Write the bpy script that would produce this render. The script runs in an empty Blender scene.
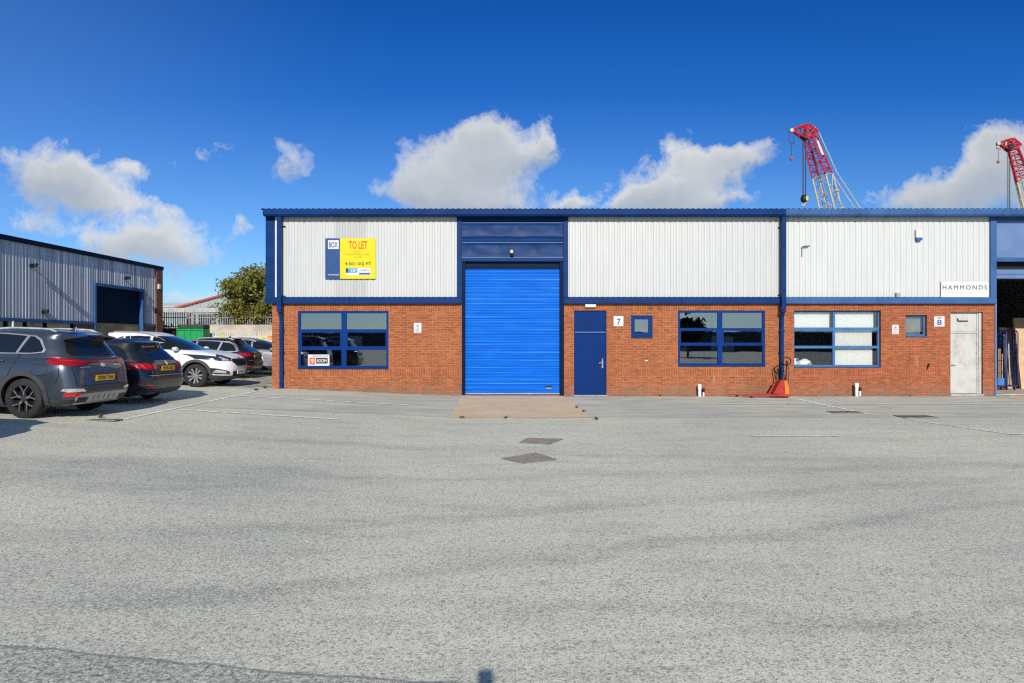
import bpy, bmesh, math, random
from mathutils import Vector, Matrix
from mathutils.bvhtree import BVHTree
random.seed(7)
R = math.radians
F = 682.667
CZ = 1.70
YF = 21.333
scene = bpy.context.scene
COL = scene.collection

def P(px, py, Y):
    return (px - 512) * Y / F, CZ - (py - 341.5) * Y / F
def PX(px, Y=YF): return (px - 512) * Y / F
def PZ(py, Y=YF): return CZ - (py - 341.5) * Y / F

def gz(x, y=0):
    z = 0.04 * (-x - 1.2)
    z = max(0.0, min(0.40, z))
    if x < 0 and y > 12:
        pass
    return z
def ground_pt(px, py):
    z = 0.0
    for _ in range(12):
        Y = (CZ - z) * F / (py - 341.5)
        X = (px - 512) * Y / F
        z = gz(X, Y)
    return X, Y, z

# ------------------------------------------------------------------ materials
MATS = {}
def nodes_of(name):
    m = bpy.data.materials.new(name)
    m.use_nodes = True
    nt = m.node_tree
    b = nt.nodes['Principled BSDF']
    MATS[name] = m
    return m, nt, b
def N(nt, typ, **kw):
    n = nt.nodes.new(typ)
    ins = kw.pop('ins', {})
    for k, v in kw.items(): setattr(n, k, v)
    for k, v in ins.items():
        if isinstance(v, bpy.types.NodeSocket): nt.links.new(v, n.inputs[k])
        else: n.inputs[k].default_value = v
    return n
def math_(nt, op, a, b=None, c=None, clamp=False):
    n = nt.nodes.new('ShaderNodeMath'); n.operation = op; n.use_clamp = clamp
    for i, v in enumerate((a, b, c)):
        if v is None: continue
        if isinstance(v, bpy.types.NodeSocket): nt.links.new(v, n.inputs[i])
        else: n.inputs[i].default_value = v
    return n.outputs[0]
def maprange(nt, v, a, b, c=0.0, d=1.0, smooth=True):
    n = nt.nodes.new('ShaderNodeMapRange')
    n.interpolation_type = 'SMOOTHSTEP' if smooth else 'LINEAR'
    nt.links.new(v, n.inputs[0])
    for i, x in enumerate((a, b, c, d)): n.inputs[i + 1].default_value = x
    return n.outputs[0]
def mixc(nt, fac, a, b, blend='MIX'):
    n = nt.nodes.new('ShaderNodeMix'); n.data_type = 'RGBA'; n.blend_type = blend
    n.clamp_factor = True
    for i, v in ((0, fac), (6, a), (7, b)):
        if isinstance(v, bpy.types.NodeSocket): nt.links.new(v, n.inputs[i])
        elif i == 0: n.inputs[0].default_value = v
        else: n.inputs[i].default_value = (*v, 1) if len(v) == 3 else v
    return n.outputs[2]
def noise(nt, vec, scale, detail=3, rough=.55, dist=0):
    n = N(nt, 'ShaderNodeTexNoise', ins={'Scale': scale, 'Detail': detail, 'Roughness': rough, 'Distortion': dist})
    if vec is not None: nt.links.new(vec, n.inputs['Vector'])
    return n.outputs['Fac']
def objco(nt):
    return nt.nodes.new('ShaderNodeTexCoord').outputs['Object']
def scaled(nt, vec, s):
    n = nt.nodes.new('ShaderNodeVectorMath'); n.operation = 'MULTIPLY'
    nt.links.new(vec, n.inputs[0]); n.inputs[1].default_value = s
    return n.outputs[0]
def bump(nt, b, h, strength=.3, dist=.01):
    n = N(nt, 'ShaderNodeBump', ins={'Strength': strength, 'Distance': dist, 'Height': h})
    nt.links.new(n.outputs[0], b.inputs['Normal'])

def mk(name, col, rough=.5, metal=0.0, var=.12, vscale=3.0, bumps=0.0, bscale=60, stretch=(1, 1, 1), coat=0.0, spec=.28):
    m, nt, b = nodes_of(name)
    co = scaled(nt, objco(nt), stretch)
    n1 = noise(nt, co, vscale, 5, .6)
    lo = tuple(c * (1 - var) for c in col); hi = tuple(min(1, c * (1 + var)) for c in col)
    f = maprange(nt, n1, .3, .7)
    nt.links.new(mixc(nt, f, lo, hi), b.inputs['Base Color'])
    b.inputs['Roughness'].default_value = rough
    nt.links.new(maprange(nt, n1, .25, .75, max(0, rough - .06), min(1, rough + .06)), b.inputs['Roughness'])
    b.inputs['Metallic'].default_value = metal
    b.inputs['Coat Weight'].default_value = coat
    b.inputs['Coat Roughness'].default_value = .03
    b.inputs['Specular IOR Level'].default_value = spec
    if bumps > 0:
        bump(nt, b, noise(nt, co, bscale, 3), bumps, .01)
    return m

# brick: building-local coordinates (x along the wall, z up); soldier courses are given as z ranges
def mk_brick(name, c1, c2, mortar, soldiers=(), dirt=True):
    m, nt, b = nodes_of(name)
    co = objco(nt)
    s = N(nt, 'ShaderNodeSeparateXYZ', ins={0: co})
    u = math_(nt, 'ADD', s.outputs[0], s.outputs[1])
    z = s.outputs[2]
    v1 = N(nt, 'ShaderNodeCombineXYZ', ins={0: u, 1: z}).outputs[0]
    v2 = N(nt, 'ShaderNodeCombineXYZ', ins={0: z, 1: u}).outputs[0]
    def br(vec, w, h, off=.5):
        n = N(nt, 'ShaderNodeTexBrick', ins={'Scale': 1.0, 'Brick Width': w, 'Row Height': h, 'Mortar Size': .0075, 'Mortar Smooth': .15,
              'Color1': (*c1, 1), 'Color2': (*c2, 1), 'Mortar': (*mortar, 1), 'Bias': 0.0})
        n.offset = off; n.squash = 1.0
        nt.links.new(vec, n.inputs['Vector'])
        return n
    a = br(v1, .225, .075)
    col, fac = a.outputs['Color'], a.outputs['Fac']
    for (z0, z1) in soldiers:
        d = br(N(nt, 'ShaderNodeVectorMath', operation='SUBTRACT', ins={0: v2, 1: (z0, 0, 0)}).outputs[0], z1 - z0, .075, 0.0)
        d.squash = 1.0
        mk_ = math_(nt, 'MULTIPLY', math_(nt, 'GREATER_THAN', z, z0), math_(nt, 'LESS_THAN', z, z1))
        col = mixc(nt, mk_, col, d.outputs['Color'])
        fm = N(nt, 'ShaderNodeMix', ins={0: mk_, 2: fac, 3: d.outputs['Fac']}); fac = fm.outputs[0]
    n1 = noise(nt, co, 1.1, 4, .6)
    col = mixc(nt, maprange(nt, n1, .35, .72, 0, .35), col, tuple(x * .62 for x in c2), 'MIX')
    n2 = noise(nt, scaled(nt, v1, (4.4, 13.3, 1)), 1.0, 1)      # single bricks lighter or darker
    col = mixc(nt, maprange(nt, n2, .5, .68, 0, .6), col, tuple(min(1, x * 1.5) for x in c1))
    n5 = noise(nt, scaled(nt, v1, (3.1, 11, 1)), 1.7, 1)
    col = mixc(nt, maprange(nt, n5, .54, .70, 0, .38), col, tuple(x * .6 for x in c2))
    if dirt:
        n3 = noise(nt, co, 2.3, 5, .65)
        low = math_(nt, 'MULTIPLY', maprange(nt, z, .55, .0, 0, 1), maprange(nt, n3, .35, .65, .15, .7))
        col = mixc(nt, low, col, (.17, .125, .09))
        n4 = noise(nt, scaled(nt, co, (3, 3, .6)), 1.2, 4, .7)
        col = mixc(nt, maprange(nt, n4, .62, .8, 0, .35), col, (.62, .5, .42))
    nt.links.new(col, b.inputs['Base Color'])
    b.inputs['Roughness'].default_value = .85
    bump(nt, b, math_(nt, 'SUBTRACT', 1.0, fac), .5, .006)
    return m

# ------------------------------------------------------------------ mesh helpers
class MB:
    def __init__(s): s.v = []; s.f = []; s.mi = []; s.cur = 0
    def add(s, vs, fs):
        o = len(s.v); s.v += [tuple(v) for v in vs]
        for f in fs: s.f.append(tuple(i + o for i in f)); s.mi.append(s.cur)
        return s
    def box(s, x0, x1, y0, y1, z0, z1):
        if x0 > x1: x0, x1 = x1, x0
        if y0 > y1: y0, y1 = y1, y0
        if z0 > z1: z0, z1 = z1, z0
        v = [(x0, y0, z0), (x1, y0, z0), (x1, y1, z0), (x0, y1, z0), (x0, y0, z1), (x1, y0, z1), (x1, y1, z1), (x0, y1, z1)]
        return s.add(v, [(0, 3, 2, 1), (4, 5, 6, 7), (0, 1, 5, 4), (1, 2, 6, 5), (2, 3, 7, 6), (3, 0, 4, 7)])
    def hexa(s, v):
        return s.add(v, [(0, 3, 2, 1), (4, 5, 6, 7), (0, 1, 5, 4), (1, 2, 6, 5), (2, 3, 7, 6), (3, 0, 4, 7)])
    def prism(s, poly, axis, a, b):
        """poly: 2D points, extruded along axis from a to b"""
        def mkv(p, t):
            if axis == 'x': return (t, p[0], p[1])
            if axis == 'y': return (p[0], t, p[1])
            return (p[0], p[1], t)
        n = len(poly)
        vs = [mkv(p, a) for p in poly] + [mkv(p, b) for p in poly]
        fs = [tuple(range(n)), tuple(range(2 * n - 1, n - 1, -1))] + [(i, i + n, (i + 1) % n + n, (i + 1) % n) for i in range(n)]
        return s.add(vs, fs)
    def tube(s, pts, r, seg=8, cap=True):
        pts = [Vector(p) for p in pts]
        rs = r if isinstance(r, (list, tuple)) else [r] * len(pts)
        vs = []; fs = []
        prev = None
        for i, p in enumerate(pts):
            d = (pts[min(i + 1, len(pts) - 1)] - pts[max(i - 1, 0)])
            if d.length < 1e-9: d = Vector((0, 0, 1))
            d.normalize()
            if prev is None:
                a = Vector((0, 0, 1)) if abs(d.z) < .9 else Vector((1, 0, 0))
                u = d.cross(a).normalized()
            else:
                u = (prev - d * prev.dot(d)).normalized()
            prev = u
            w = d.cross(u)
            for k in range(seg):
                t = 2 * math.pi * k / seg
                vs.append(p + (u * math.cos(t) + w * math.sin(t)) * rs[i])
        for i in range(len(pts) - 1):
            for k in range(seg):
                a = i * seg + k; b2 = i * seg + (k + 1) % seg
                fs.append((a, b2, b2 + seg, a + seg))
        if cap:
            fs.append(tuple(range(seg - 1, -1, -1)))
            o = (len(pts) - 1) * seg
            fs.append(tuple(o + k for k in range(seg)))
        return s.add(vs, fs)
    def lathe(s, prof, c, axis='z', seg=24):
        """prof: (radius, along) pairs"""
        vs = []; fs = []
        n = len(prof)
        for k in range(seg):
            t = 2 * math.pi * k / seg
            for (r, a) in prof:
                if axis == 'z': vs.append((c[0] + r * math.cos(t), c[1] + r * math.sin(t), c[2] + a))
                elif axis == 'y': vs.append((c[0] + r * math.cos(t), c[1] + a, c[2] + r * math.sin(t)))
                else: vs.append((c[0] + a, c[1] + r * math.cos(t), c[2] + r * math.sin(t)))
        for k in range(seg):
            k2 = (k + 1) % seg
            for i in range(n - 1):
                fs.append((k * n + i, k2 * n + i, k2 * n + i + 1, k * n + i + 1))
        return s.add(vs, fs)
    def build(s, name, mat, parent=None, off=(0, 0, 0), smooth=False, bevel=0, fixn=True):
        me = bpy.data.meshes.new(name)
        ox, oy, oz = off
        me.from_pydata([(x - ox, y - oy, z - oz) for x, y, z in s.v], [], s.f)
        mats = mat if isinstance(mat, (list, tuple)) else [mat]
        for m in mats: me.materials.append(m)
        if len(mats) > 1:
            me.polygons.foreach_set('material_index', s.mi)
        if fixn:
            bm = bmesh.new(); bm.from_mesh(me)
            bmesh.ops.recalc_face_normals(bm, faces=bm.faces)
            bm.to_mesh(me); bm.free()
        o = bpy.data.objects.new(name, me); COL.objects.link(o)
        if smooth:
            for p in me.polygons: p.use_smooth = True
            me.set_sharp_from_angle(angle=R(smooth if smooth > 1 else 40))
        if parent is not None: o.parent = parent
        elif off != (0, 0, 0): o.location = off
        if bevel:
            md = o.modifiers.new('bevel', 'BEVEL'); md.width = bevel; md.segments = 2; md.limit_method = 'ANGLE'
        return o

def tag(o, label=None, cat=None, group=None, kind=None):
    if label: o['label'] = label
    if cat: o['category'] = cat
    if group: o['group'] = group
    if kind: o['kind'] = kind
    return o
def empty(name, loc=(0, 0, 0), rot=(0, 0, 0), label=None, cat=None, group=None):
    o = bpy.data.objects.new(name, None); COL.objects.link(o)
    o.location = loc; o.rotation_euler = rot; o.empty_display_size = .2
    return tag(o, label, cat, group)

def text_mesh(body, height, width=None, bold=False, spacing=1.0):
    cu = bpy.data.curves.new('t', 'FONT'); cu.body = body; cu.size = 1; cu.align_x = 'CENTER'; cu.align_y = 'CENTER'
    cu.space_character = spacing
    if bold: cu.offset = .018
    ob = bpy.data.objects.new('t', cu); COL.objects.link(ob)
    dg = bpy.context.evaluated_depsgraph_get()
    me = bpy.data.meshes.new_from_object(ob.evaluated_get(dg))
    bpy.data.objects.remove(ob)
    xs = [v.co.x for v in me.vertices]; ys = [v.co.y for v in me.vertices]
    cx, cy = (max(xs) + min(xs)) / 2, (max(ys) + min(ys)) / 2
    sy = height / (max(ys) - min(ys)); sx = sy if width is None else width / (max(xs) - min(xs))
    vs = [((v.co.x - cx) * sx, (v.co.y - cy) * sy) for v in me.vertices]
    fs = [tuple(p.vertices) for p in me.polygons]
    bpy.data.meshes.remove(me)
    return vs, fs
def text(name, body, x, y, z, height, mat, parent, off, width=None, bold=False, spacing=1.0):
    """lettering on a plane that faces -Y"""
    vs, fs = text_mesh(body, height, width, bold, spacing)
    return MB().add([(x + a, y, z + b) for a, b in vs], fs).build(name, mat, parent, off, fixn=False)
# ------------------------------------------------------------------ palette
C = {}
C['navy'] = mk('blue coated steel', (.0025, .028, .12), .45, var=.16, vscale=1.2, stretch=(1, 1, 3), spec=.1)
C['navy_dk'] = mk('dark blue steel', (.003, .010, .036), .5, var=.15, spec=.06)
C['blue8'] = mk('faded blue steel', (.035, .095, .24), .5, var=.16, vscale=1.5, spec=.15)
C['blue9'] = mk('pale faded blue steel and highlight', (.10, .17, .33), .55, var=.1, vscale=1.0, bumps=.1, bscale=4)
C['frame7'] = mk('blue window paint', (.0015, .028, .155), .5, var=.08, spec=.08)
C['frame8'] = mk('worn blue window paint', (.045, .14, .31), .5, var=.12, spec=.15)
C['door7'] = mk('blue door paint', (.0008, .023, .125), .55, var=.12, vscale=2, bumps=.05, bscale=3, spec=.08)
C['white'] = mk('white plastic', (.56, .56, .55), .45, var=.05)
C['chrome'] = mk('bright metal', (.7, .7, .7), .2, 1.0, var=.05)
C['black'] = mk('black plastic', (.015, .015, .016), .45, var=.2)
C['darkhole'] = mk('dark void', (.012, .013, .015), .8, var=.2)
C['grey'] = mk('grey metal', (.3, .31, .32), .5, var=.15)
C['galv'] = mk('galvanised steel', (.42, .43, .42), .5, .3, var=.2, vscale=6)
C['red'] = mk('red paint', (.34, .028, .018), .4, var=.15, vscale=5)
C['orange'] = mk('orange paint', (.8, .17, .02), .4, var=.1)
C['conc'] = mk('grey concrete', (.36, .35, .32), .85, var=.2, vscale=2, bumps=.3, bscale=40)
C['blind'] = mk('white blind fabric', (.60, .62, .58), .8, var=.04, stretch=(1, 1, 8), vscale=3)
C['tan'] = mk('tan cardboard', (.5, .33, .19), .8, var=.1, vscale=2)
C['yellow'] = mk('yellow board', (.60, .51, .0), .45, var=.02)
C['boardblue'] = mk('mid blue board', (.012, .055, .19), .45, var=.04)
C['ink'] = mk('dark ink', (.03, .03, .035), .5, var=.05)
C['inkbrown'] = mk('faded olive ink', (.25, .2, .02), .5, var=.05)
C['inkgrey'] = mk('grey ink', (.3, .3, .3), .5, var=.05)
C['inkpale'] = mk('pale grey ink', (.62, .63, .63), .5, var=.05)
C['inkred'] = mk('red ink', (.75, .07, .03), .5, var=.05)
C['inkblue'] = mk('blue ink', (.02, .08, .35), .5, var=.05)
C['cyan'] = mk('cyan ink', (.05, .3, .5), .5, var=.05)
C['pipe'] = mk('white pipe plastic', (.72, .71, .66), .5, var=.18, vscale=14)
C['rubber'] = mk('tyre rubber', (.022, .022, .023), .75, var=.25, vscale=10)
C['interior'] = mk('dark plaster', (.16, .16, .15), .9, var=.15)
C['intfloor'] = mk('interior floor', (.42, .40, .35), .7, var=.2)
C['block'] = mk_brick('grey blockwork', (.42, .43, .38), (.36, .37, .32), (.22, .22, .2), dirt=False)
for n in C['block'].node_tree.nodes:
    if n.type == 'TEX_BRICK':
        n.inputs['Brick Width'].default_value = .45; n.inputs['Row Height'].default_value = .225; n.squash = 1.0
SOLD = [(PZ(375.3), PZ(368.2)), (PZ(311.2), PZ(304.0))]
C['brick7'] = mk_brick('orange brick', (.305, .086, .024), (.232, .058, .016), (.36, .19, .10), SOLD)
C['brick8'] = mk_brick('deep orange brick', (.31, .078, .023), (.235, .052, .015), (.31, .165, .09), SOLD)
C['brickold'] = mk_brick('dark red brick', (.2, .06, .035), (.14, .04, .028), (.22, .16, .12))

# white profiled cladding with a weathered strip
def mk_clad(name, col, streak=None):
    m, nt, b = nodes_of(name)
    co = objco(nt)
    s = N(nt, 'ShaderNodeSeparateXYZ', ins={0: co})
    n1 = noise(nt, scaled(nt, co, (2.5, 1, .35)), 2.0, 5, .6)
    c = mixc(nt, maprange(nt, n1, .3, .75), col, tuple(x * .93 for x in col))
    # every profile rib collects a thin run of dirt on its edge
    st = math_(nt, 'PINGPONG', math_(nt, 'ADD', s.outputs[0], 50.0), .0875)
    n2 = noise(nt, scaled(nt, co, (9, 1, .6)), 1.0, 3, .6)
    c = mixc(nt, math_(nt, 'MULTIPLY', maprange(nt, st, .030, .0, 0, 1), maprange(nt, n2, .35, .65, .0, .06)), c, (.3, .29, .25))
    low = math_(nt, 'MULTIPLY', maprange(nt, s.outputs[2], 3.35, 3.05, 0, 1), maprange(nt, n2, .4, .7, .05, .35))
    c = mixc(nt, low, c, (.38, .36, .31))
    if streak:
        a, b_ = streak
        k = math_(nt, 'MULTIPLY', maprange(nt, s.outputs[0], a, a + .05), maprange(nt, s.outputs[0], b_ + .05, b_))
        c = mixc(nt, math_(nt, 'MULTIPLY', k, maprange(nt, n1, .2, .8, .35, .8)), c, tuple(x * .72 for x in col))
    nt.links.new(c, b.inputs['Base Color'])
    b.inputs['Roughness'].default_value = .45
    return m
C['clad7'] = mk_clad('white profiled sheet', (.46, .475, .465), (PX(334), PX(366)))
C['clad8'] = mk_clad('off white profiled sheet', (.505, .52, .505), (-90, -80))
C['cladside'] = mk_clad('plain profiled sheet', (.5, .5, .48), (-90, -80))
C['clad_l'] = mk('striped blue grey sheet', (.42, .44, .49), .42, .1, var=.5, vscale=1.0, stretch=(1, 5, .05))  # vertical stripes put the grazing light on the ribs into the colour

# roller door blue with worn scuffs
m, nt, b = nodes_of('bright blue shutter paint')
co = objco(nt)
s_ = N(nt, 'ShaderNodeSeparateXYZ', ins={0: co})
n1 = noise(nt, scaled(nt, co, (.5, 1, 9)), 1.4, 4, .6)
n2 = noise(nt, scaled(nt, co, (1.0, 1, 1.6)), 1.0, 4, .6)
c = mixc(nt, maprange(nt, n1, .35, .7), (.0003, .088, .45), (.0005, .115, .55))
c = mixc(nt, maprange(nt, n2, .5, .72, 0, .5), c, (.01, .14, .55))
nt.links.new(c, b.inputs['Base Color']); b.inputs['Roughness'].default_value = .45; b.inputs['Specular IOR Level'].default_value = .06
C['shutter'] = m
m, nt, b = nodes_of('shutter crest highlight')  # lighter blue stands in for sun catching the slat crests
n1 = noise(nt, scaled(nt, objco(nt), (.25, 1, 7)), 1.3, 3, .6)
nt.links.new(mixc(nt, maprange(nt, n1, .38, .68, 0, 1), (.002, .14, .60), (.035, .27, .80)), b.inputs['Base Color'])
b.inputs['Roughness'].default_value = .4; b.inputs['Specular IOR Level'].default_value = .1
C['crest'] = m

# grubby pale door of the second unit
m, nt, b = nodes_of('grubby white door paint')
co = objco(nt)
n1 = noise(nt, co, 2.2, 5, .65); n2 = noise(nt, scaled(nt, co, (5, 1, 1)), 1.5, 4, .6); n3 = noise(nt, co, 11, 3, .6)
c = mixc(nt, maprange(nt, n1, .42, .75, 0, .75), (.46, .46, .43), (.30, .27, .225))
c = mixc(nt, maprange(nt, n2, .55, .8, 0, .5), c, (.28, .265, .23))
c = mixc(nt, maprange(nt, n3, .66, .74, 0, .7), c, (.2, .15, .11))
nt.links.new(c, b.inputs['Base Color']); b.inputs['Roughness'].default_value = .5
C['door8'] = m

# glass: thin pane, partly mirror, partly see-through
def mk_glass(name, refl, tint):
    m, nt, b = nodes_of(name)
    nt.nodes.remove(b)
    out = [n for n in nt.nodes if n.type == 'OUTPUT_MATERIAL'][0]
    g = N(nt, 'ShaderNodeBsdfGlossy', ins={'Roughness': .01, 'Color': (.9, .95, 1, 1)})
    t = N(nt, 'ShaderNodeBsdfTransparent', ins={'Color': (*tint, 1)})
    fr = N(nt, 'ShaderNodeFresnel', ins={'IOR': 1.5})
    f = math_(nt, 'ADD', fr.outputs[0], refl, clamp=True)
    nn = noise(nt, objco(nt), .9, 2)
    bp = N(nt, 'ShaderNodeBump', ins={'Strength': .06, 'Distance': .02, 'Height': nn})
    nt.links.new(bp.outputs[0], g.inputs['Normal'])
    mx = N(nt, 'ShaderNodeMixShader', ins={0: f, 1: t.outputs[0], 2: g.outputs[0]})
    nt.links.new(mx.outputs[0], out.inputs[0])
    return m
C['glass'] = mk_glass('window glass', .17, (.5, .55, .55))
C['glass8'] = mk_glass('clear window glass', .04, (.97, .97, .97))
m, nt, b = nodes_of('dark car glass')
b.inputs['Base Color'].default_value = (.006, .008, .01, 1); b.inputs['Roughness'].default_value = .03
b.inputs['Specular IOR Level'].default_value = .7; b.inputs['Coat Weight'].default_value = .4; b.inputs['Coat Roughness'].default_value = .02
C['carglass'] = m

# ------------------------------------------------------------------ ground
def quad_mask(nt, x, y, x0, x1, y0, y1, e=.1):
    a = math_(nt, 'MULTIPLY', maprange(nt, x, x0 - e, x0 + e), maprange(nt, x, x1 + e, x1 - e))
    c = math_(nt, 'MULTIPLY', maprange(nt, y, y0 - e, y0 + e), maprange(nt, y, y1 + e, y1 - e))
    return math_(nt, 'MULTIPLY', a, c)
m, nt, b = nodes_of('weathered asphalt')
co = objco(nt)
sp = N(nt, 'ShaderNodeSeparateXYZ', ins={0: co})
wob = noise(nt, co, .55, 4, .6)
wob2 = noise(nt, co, 3.0, 4, .6)
gx, gy = sp.outputs[0], sp.outputs[1]
wx = math_(nt, 'ADD', gx, math_(nt, 'MULTIPLY', math_(nt, 'SUBTRACT', wob, .5), 3.5))
wy = math_(nt, 'ADD', gy, math_(nt, 'MULTIPLY', math_(nt, 'SUBTRACT', wob, .5), 2.2))
wy2 = math_(nt, 'ADD', gy, math_(nt, 'MULTIPLY', math_(nt, 'SUBTRACT', wob2, .5), .12))
big = noise(nt, scaled(nt, co, (.35, .8, 1)), .5, 5, .6)
med = noise(nt, scaled(nt, co, (.5, 1.6, 1)), 1.4, 5, .65)
col = mixc(nt, maprange(nt, big, .32, .68), (.62, .61, .475), (.73, .715, .56))
col = mixc(nt, maprange(nt, med, .45, .75, 0, .55), col, (.36, .36, .30))
# smoother, darker strip of paving before the units
strip = math_(nt, 'MULTIPLY', maprange(nt, wy2, 15.28, 15.34), maprange(nt, gx, -7.0, -4.0, .45, 1.0))
left = math_(nt, 'MULTIPLY', maprange(nt, wy, 14.0, 17.0), maprange(nt, wx, -1.0, -3.0))
col = mixc(nt, math_(nt, 'MULTIPLY', strip, maprange(nt, med, .3, .7, .35, .85)), col, (.32, .315, .28))
lane = quad_mask(nt, wx, wy, 3.5, 40, 13.3, 15.3, .3)
col = mixc(nt, math_(nt, 'MULTIPLY', lane, .30), col, (.33, .33, .32))
# old dark repair to the left, and the coarser strip at the bottom left
patch = quad_mask(nt, wx, wy, -12, -2.6, 7.1, 9.0, .4)
col = mixc(nt, math_(nt, 'MULTIPLY', patch, maprange(nt, med, .3, .7, .35, .7)), col, (.32, .33, .29))
edge = math_(nt, 'ADD', wy2, math_(nt, 'MULTIPLY', gx, .12))
coarse = maprange(nt, edge, 3.39, 3.33)
col = mixc(nt, math_(nt, 'MULTIPLY', coarse, .38), col, (.27, .28, .27))
# tyre-polished sweeps
wv = N(nt, 'ShaderNodeTexWave', ins={'Scale': .11, 'Distortion': 5.0, 'Detail': 2.0, 'Detail Scale': .6, 'Vector': scaled(nt, co, (.35, 1, 1))})
col = mixc(nt, maprange(nt, wv.outputs['Fac'], .55, .95, 0, .24), col, (.35, .355, .335))
for (b0, sl, wd, k_) in ((5.25, .36, .22, .62), (6.75, .30, .30, .55), (8.6, .12, .30, .45), (4.4, -.10, .18, .4), (10.5, -.16, .35, .45), (3.7, .22, .10, .4)):
    dd = math_(nt, 'ABSOLUTE', math_(nt, 'SUBTRACT', math_(nt, 'SUBTRACT', math_(nt, 'ADD', gy, math_(nt, 'MULTIPLY', math_(nt, 'SUBTRACT', wob, .5), .9)), math_(nt, 'MULTIPLY', gx, sl)), b0))
    col = mixc(nt, math_(nt, 'MULTIPLY', maprange(nt, dd, wd, wd * .2, 0, k_), maprange(nt, med, .3, .6, .3, 1)), col, (.36, .36, .305))
# grain: fine speckle and dark pits
fine = noise(nt, co, 95, 2, .7)
fine2 = noise(nt, co, 38, 3, .7)
roughz = math_(nt, 'SUBTRACT', 1.0, math_(nt, 'MULTIPLY', strip, .75))
vor = N(nt, 'ShaderNodeTexVoronoi', ins={'Scale': 75.0, 'Vector': co})
vor2 = N(nt, 'ShaderNodeTexVoronoi', ins={'Scale': 44.0, 'Vector': co})
vc = N(nt, 'ShaderNodeSeparateColor', ins={0: vor.outputs['Color']}).outputs[0]
vc2 = N(nt, 'ShaderNodeSeparateColor', ins={0: vor2.outputs['Color']}).outputs[0]
gr = math_(nt, 'MULTIPLY', maprange(nt, fine, .35, .75, -.5, .75, False), roughz)
col2 = mixc(nt, math_(nt, 'MULTIPLY', maprange(nt, fine, .50, .38, 0, .6), roughz), col, (.14, .145, .135))
col2 = mixc(nt, math_(nt, 'MULTIPLY', maprange(nt, fine, .52, .64, 0, .55), roughz), col2, (.72, .70, .58))
col2 = mixc(nt, math_(nt, 'MULTIPLY', maprange(nt, vc, .30, .0, 0, .75, False), roughz), col2, (.19, .19, .165))
col2 = mixc(nt, math_(nt, 'MULTIPLY', maprange(nt, vc, .72, 1.0, 0, .6, False), roughz), col2, (.82, .80, .66))
col2 = mixc(nt, math_(nt, 'MULTIPLY', maprange(nt, vc2, .12, .0, 0, .55, False), math_(nt, 'MULTIPLY', roughz, maprange(nt, wob2, .4, .6))), col2, (.15, .155, .16))
pits = math_(nt, 'MULTIPLY', maprange(nt, fine2, .40, .31, 0, .85), math_(nt, 'MULTIPLY', roughz, maprange(nt, noise(nt, co, 1.2, 3), .3, .7, .3, 1)))
col2 = mixc(nt, pits, col2, (.075, .08, .085))
col2 = mixc(nt, math_(nt, 'MULTIPLY', coarse, maprange(nt, fine2, .52, .38, 0, .6)), col2, (.07, .08, .085))
# cracks and the joint lines
def hline(y0, w, a=None, b_=None, k=.5):
    d = math_(nt, 'ABSOLUTE', math_(nt, 'SUBTRACT', wy2, y0))
    r = math_(nt, 'MULTIPLY', maprange(nt, d, w, w * .3), k)
    if a is not None: r = math_(nt, 'MULTIPLY', r, maprange(nt, gx, a, a + 1.5))
    if b_ is not None: r = math_(nt, 'MULTIPLY', r, maprange(nt, gx, b_, b_ - 1.5))
    return r
col2 = mixc(nt, hline(15.31, .035, -8.0, None, .8), col2, (.10, .095, .08))
col2 = mixc(nt, hline(15.45, .14, 1.4, None, .55), col2, (.42, .38, .29))
col2 = mixc(nt, hline(6.62, .016, -4, 5, .15), col2, (.12, .125, .13))
de = math_(nt, 'ABSOLUTE', math_(nt, 'SUBTRACT', edge, 3.36))
col2 = mixc(nt, math_(nt, 'MULTIPLY', maprange(nt, de, .02, .004), .55), col2, (.09, .10, .1))
# damp / oil stains
st = noise(nt, scaled(nt, co, (.8, 1.6, 1)), .9, 5, .7)
col2 = mixc(nt, math_(nt, 'MULTIPLY', maprange(nt, st, .60, .74, 0, .45), maprange(nt, gy, 9, 15)), col2, (.22, .21, .19))
# green-brown dirt along the foot of the wall
ft = math_(nt, 'MULTIPLY', maprange(nt, gy, 20.95, 21.3), maprange(nt, wob2, .4, .62, .1, .8))
col2 = mixc(nt, ft, col2, (.11, .10, .07))
nt.links.new(col2, b.inputs['Base Color'])
b.inputs['Roughness'].default_value = .9
hh = math_(nt, 'ADD', math_(nt, 'MULTIPLY', fine2, .6), math_(nt, 'MULTIPLY', fine, .6))
bn = N(nt, 'ShaderNodeBump', ins={'Distance': .006, 'Height': hh})
nt.links.new(math_(nt, 'MULTIPLY', roughz, .55), bn.inputs['Strength'])
nt.links.new(bn.outputs[0], b.inputs['Normal'])
C['asphalt'] = m
m, nt, b = nodes_of('tan concrete')
co = objco(nt)
n1 = noise(nt, co, 1.2, 5, .65); n2 = noise(nt, co, 60, 3, .7)
c = mixc(nt, maprange(nt, n1, .3, .72), (.66, .505, .325), (.55, .42, .275))
c = mixc(nt, maprange(nt, n2, .55, .8, 0, .4), c, (.24, .2, .17))
nt.links.new(c, b.inputs['Base Color']); b.inputs['Roughness'].default_value = .85
bump(nt, b, n2, .3, .004)
C['apron'] = m
m, nt, b = nodes_of('worn white road paint')
co = objco(nt)
n1 = noise(nt, co, 7, 6, .75)
f = maprange(nt, n1, .40, .54)
out = [n for n in nt.nodes if n.type == 'OUTPUT_MATERIAL'][0]
nt.links.new(mixc(nt, f, (.52, .52, .49), (.86, .86, .82)), b.inputs['Base Color']); b.inputs['Roughness'].default_value = .8
C['line'] = m
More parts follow.
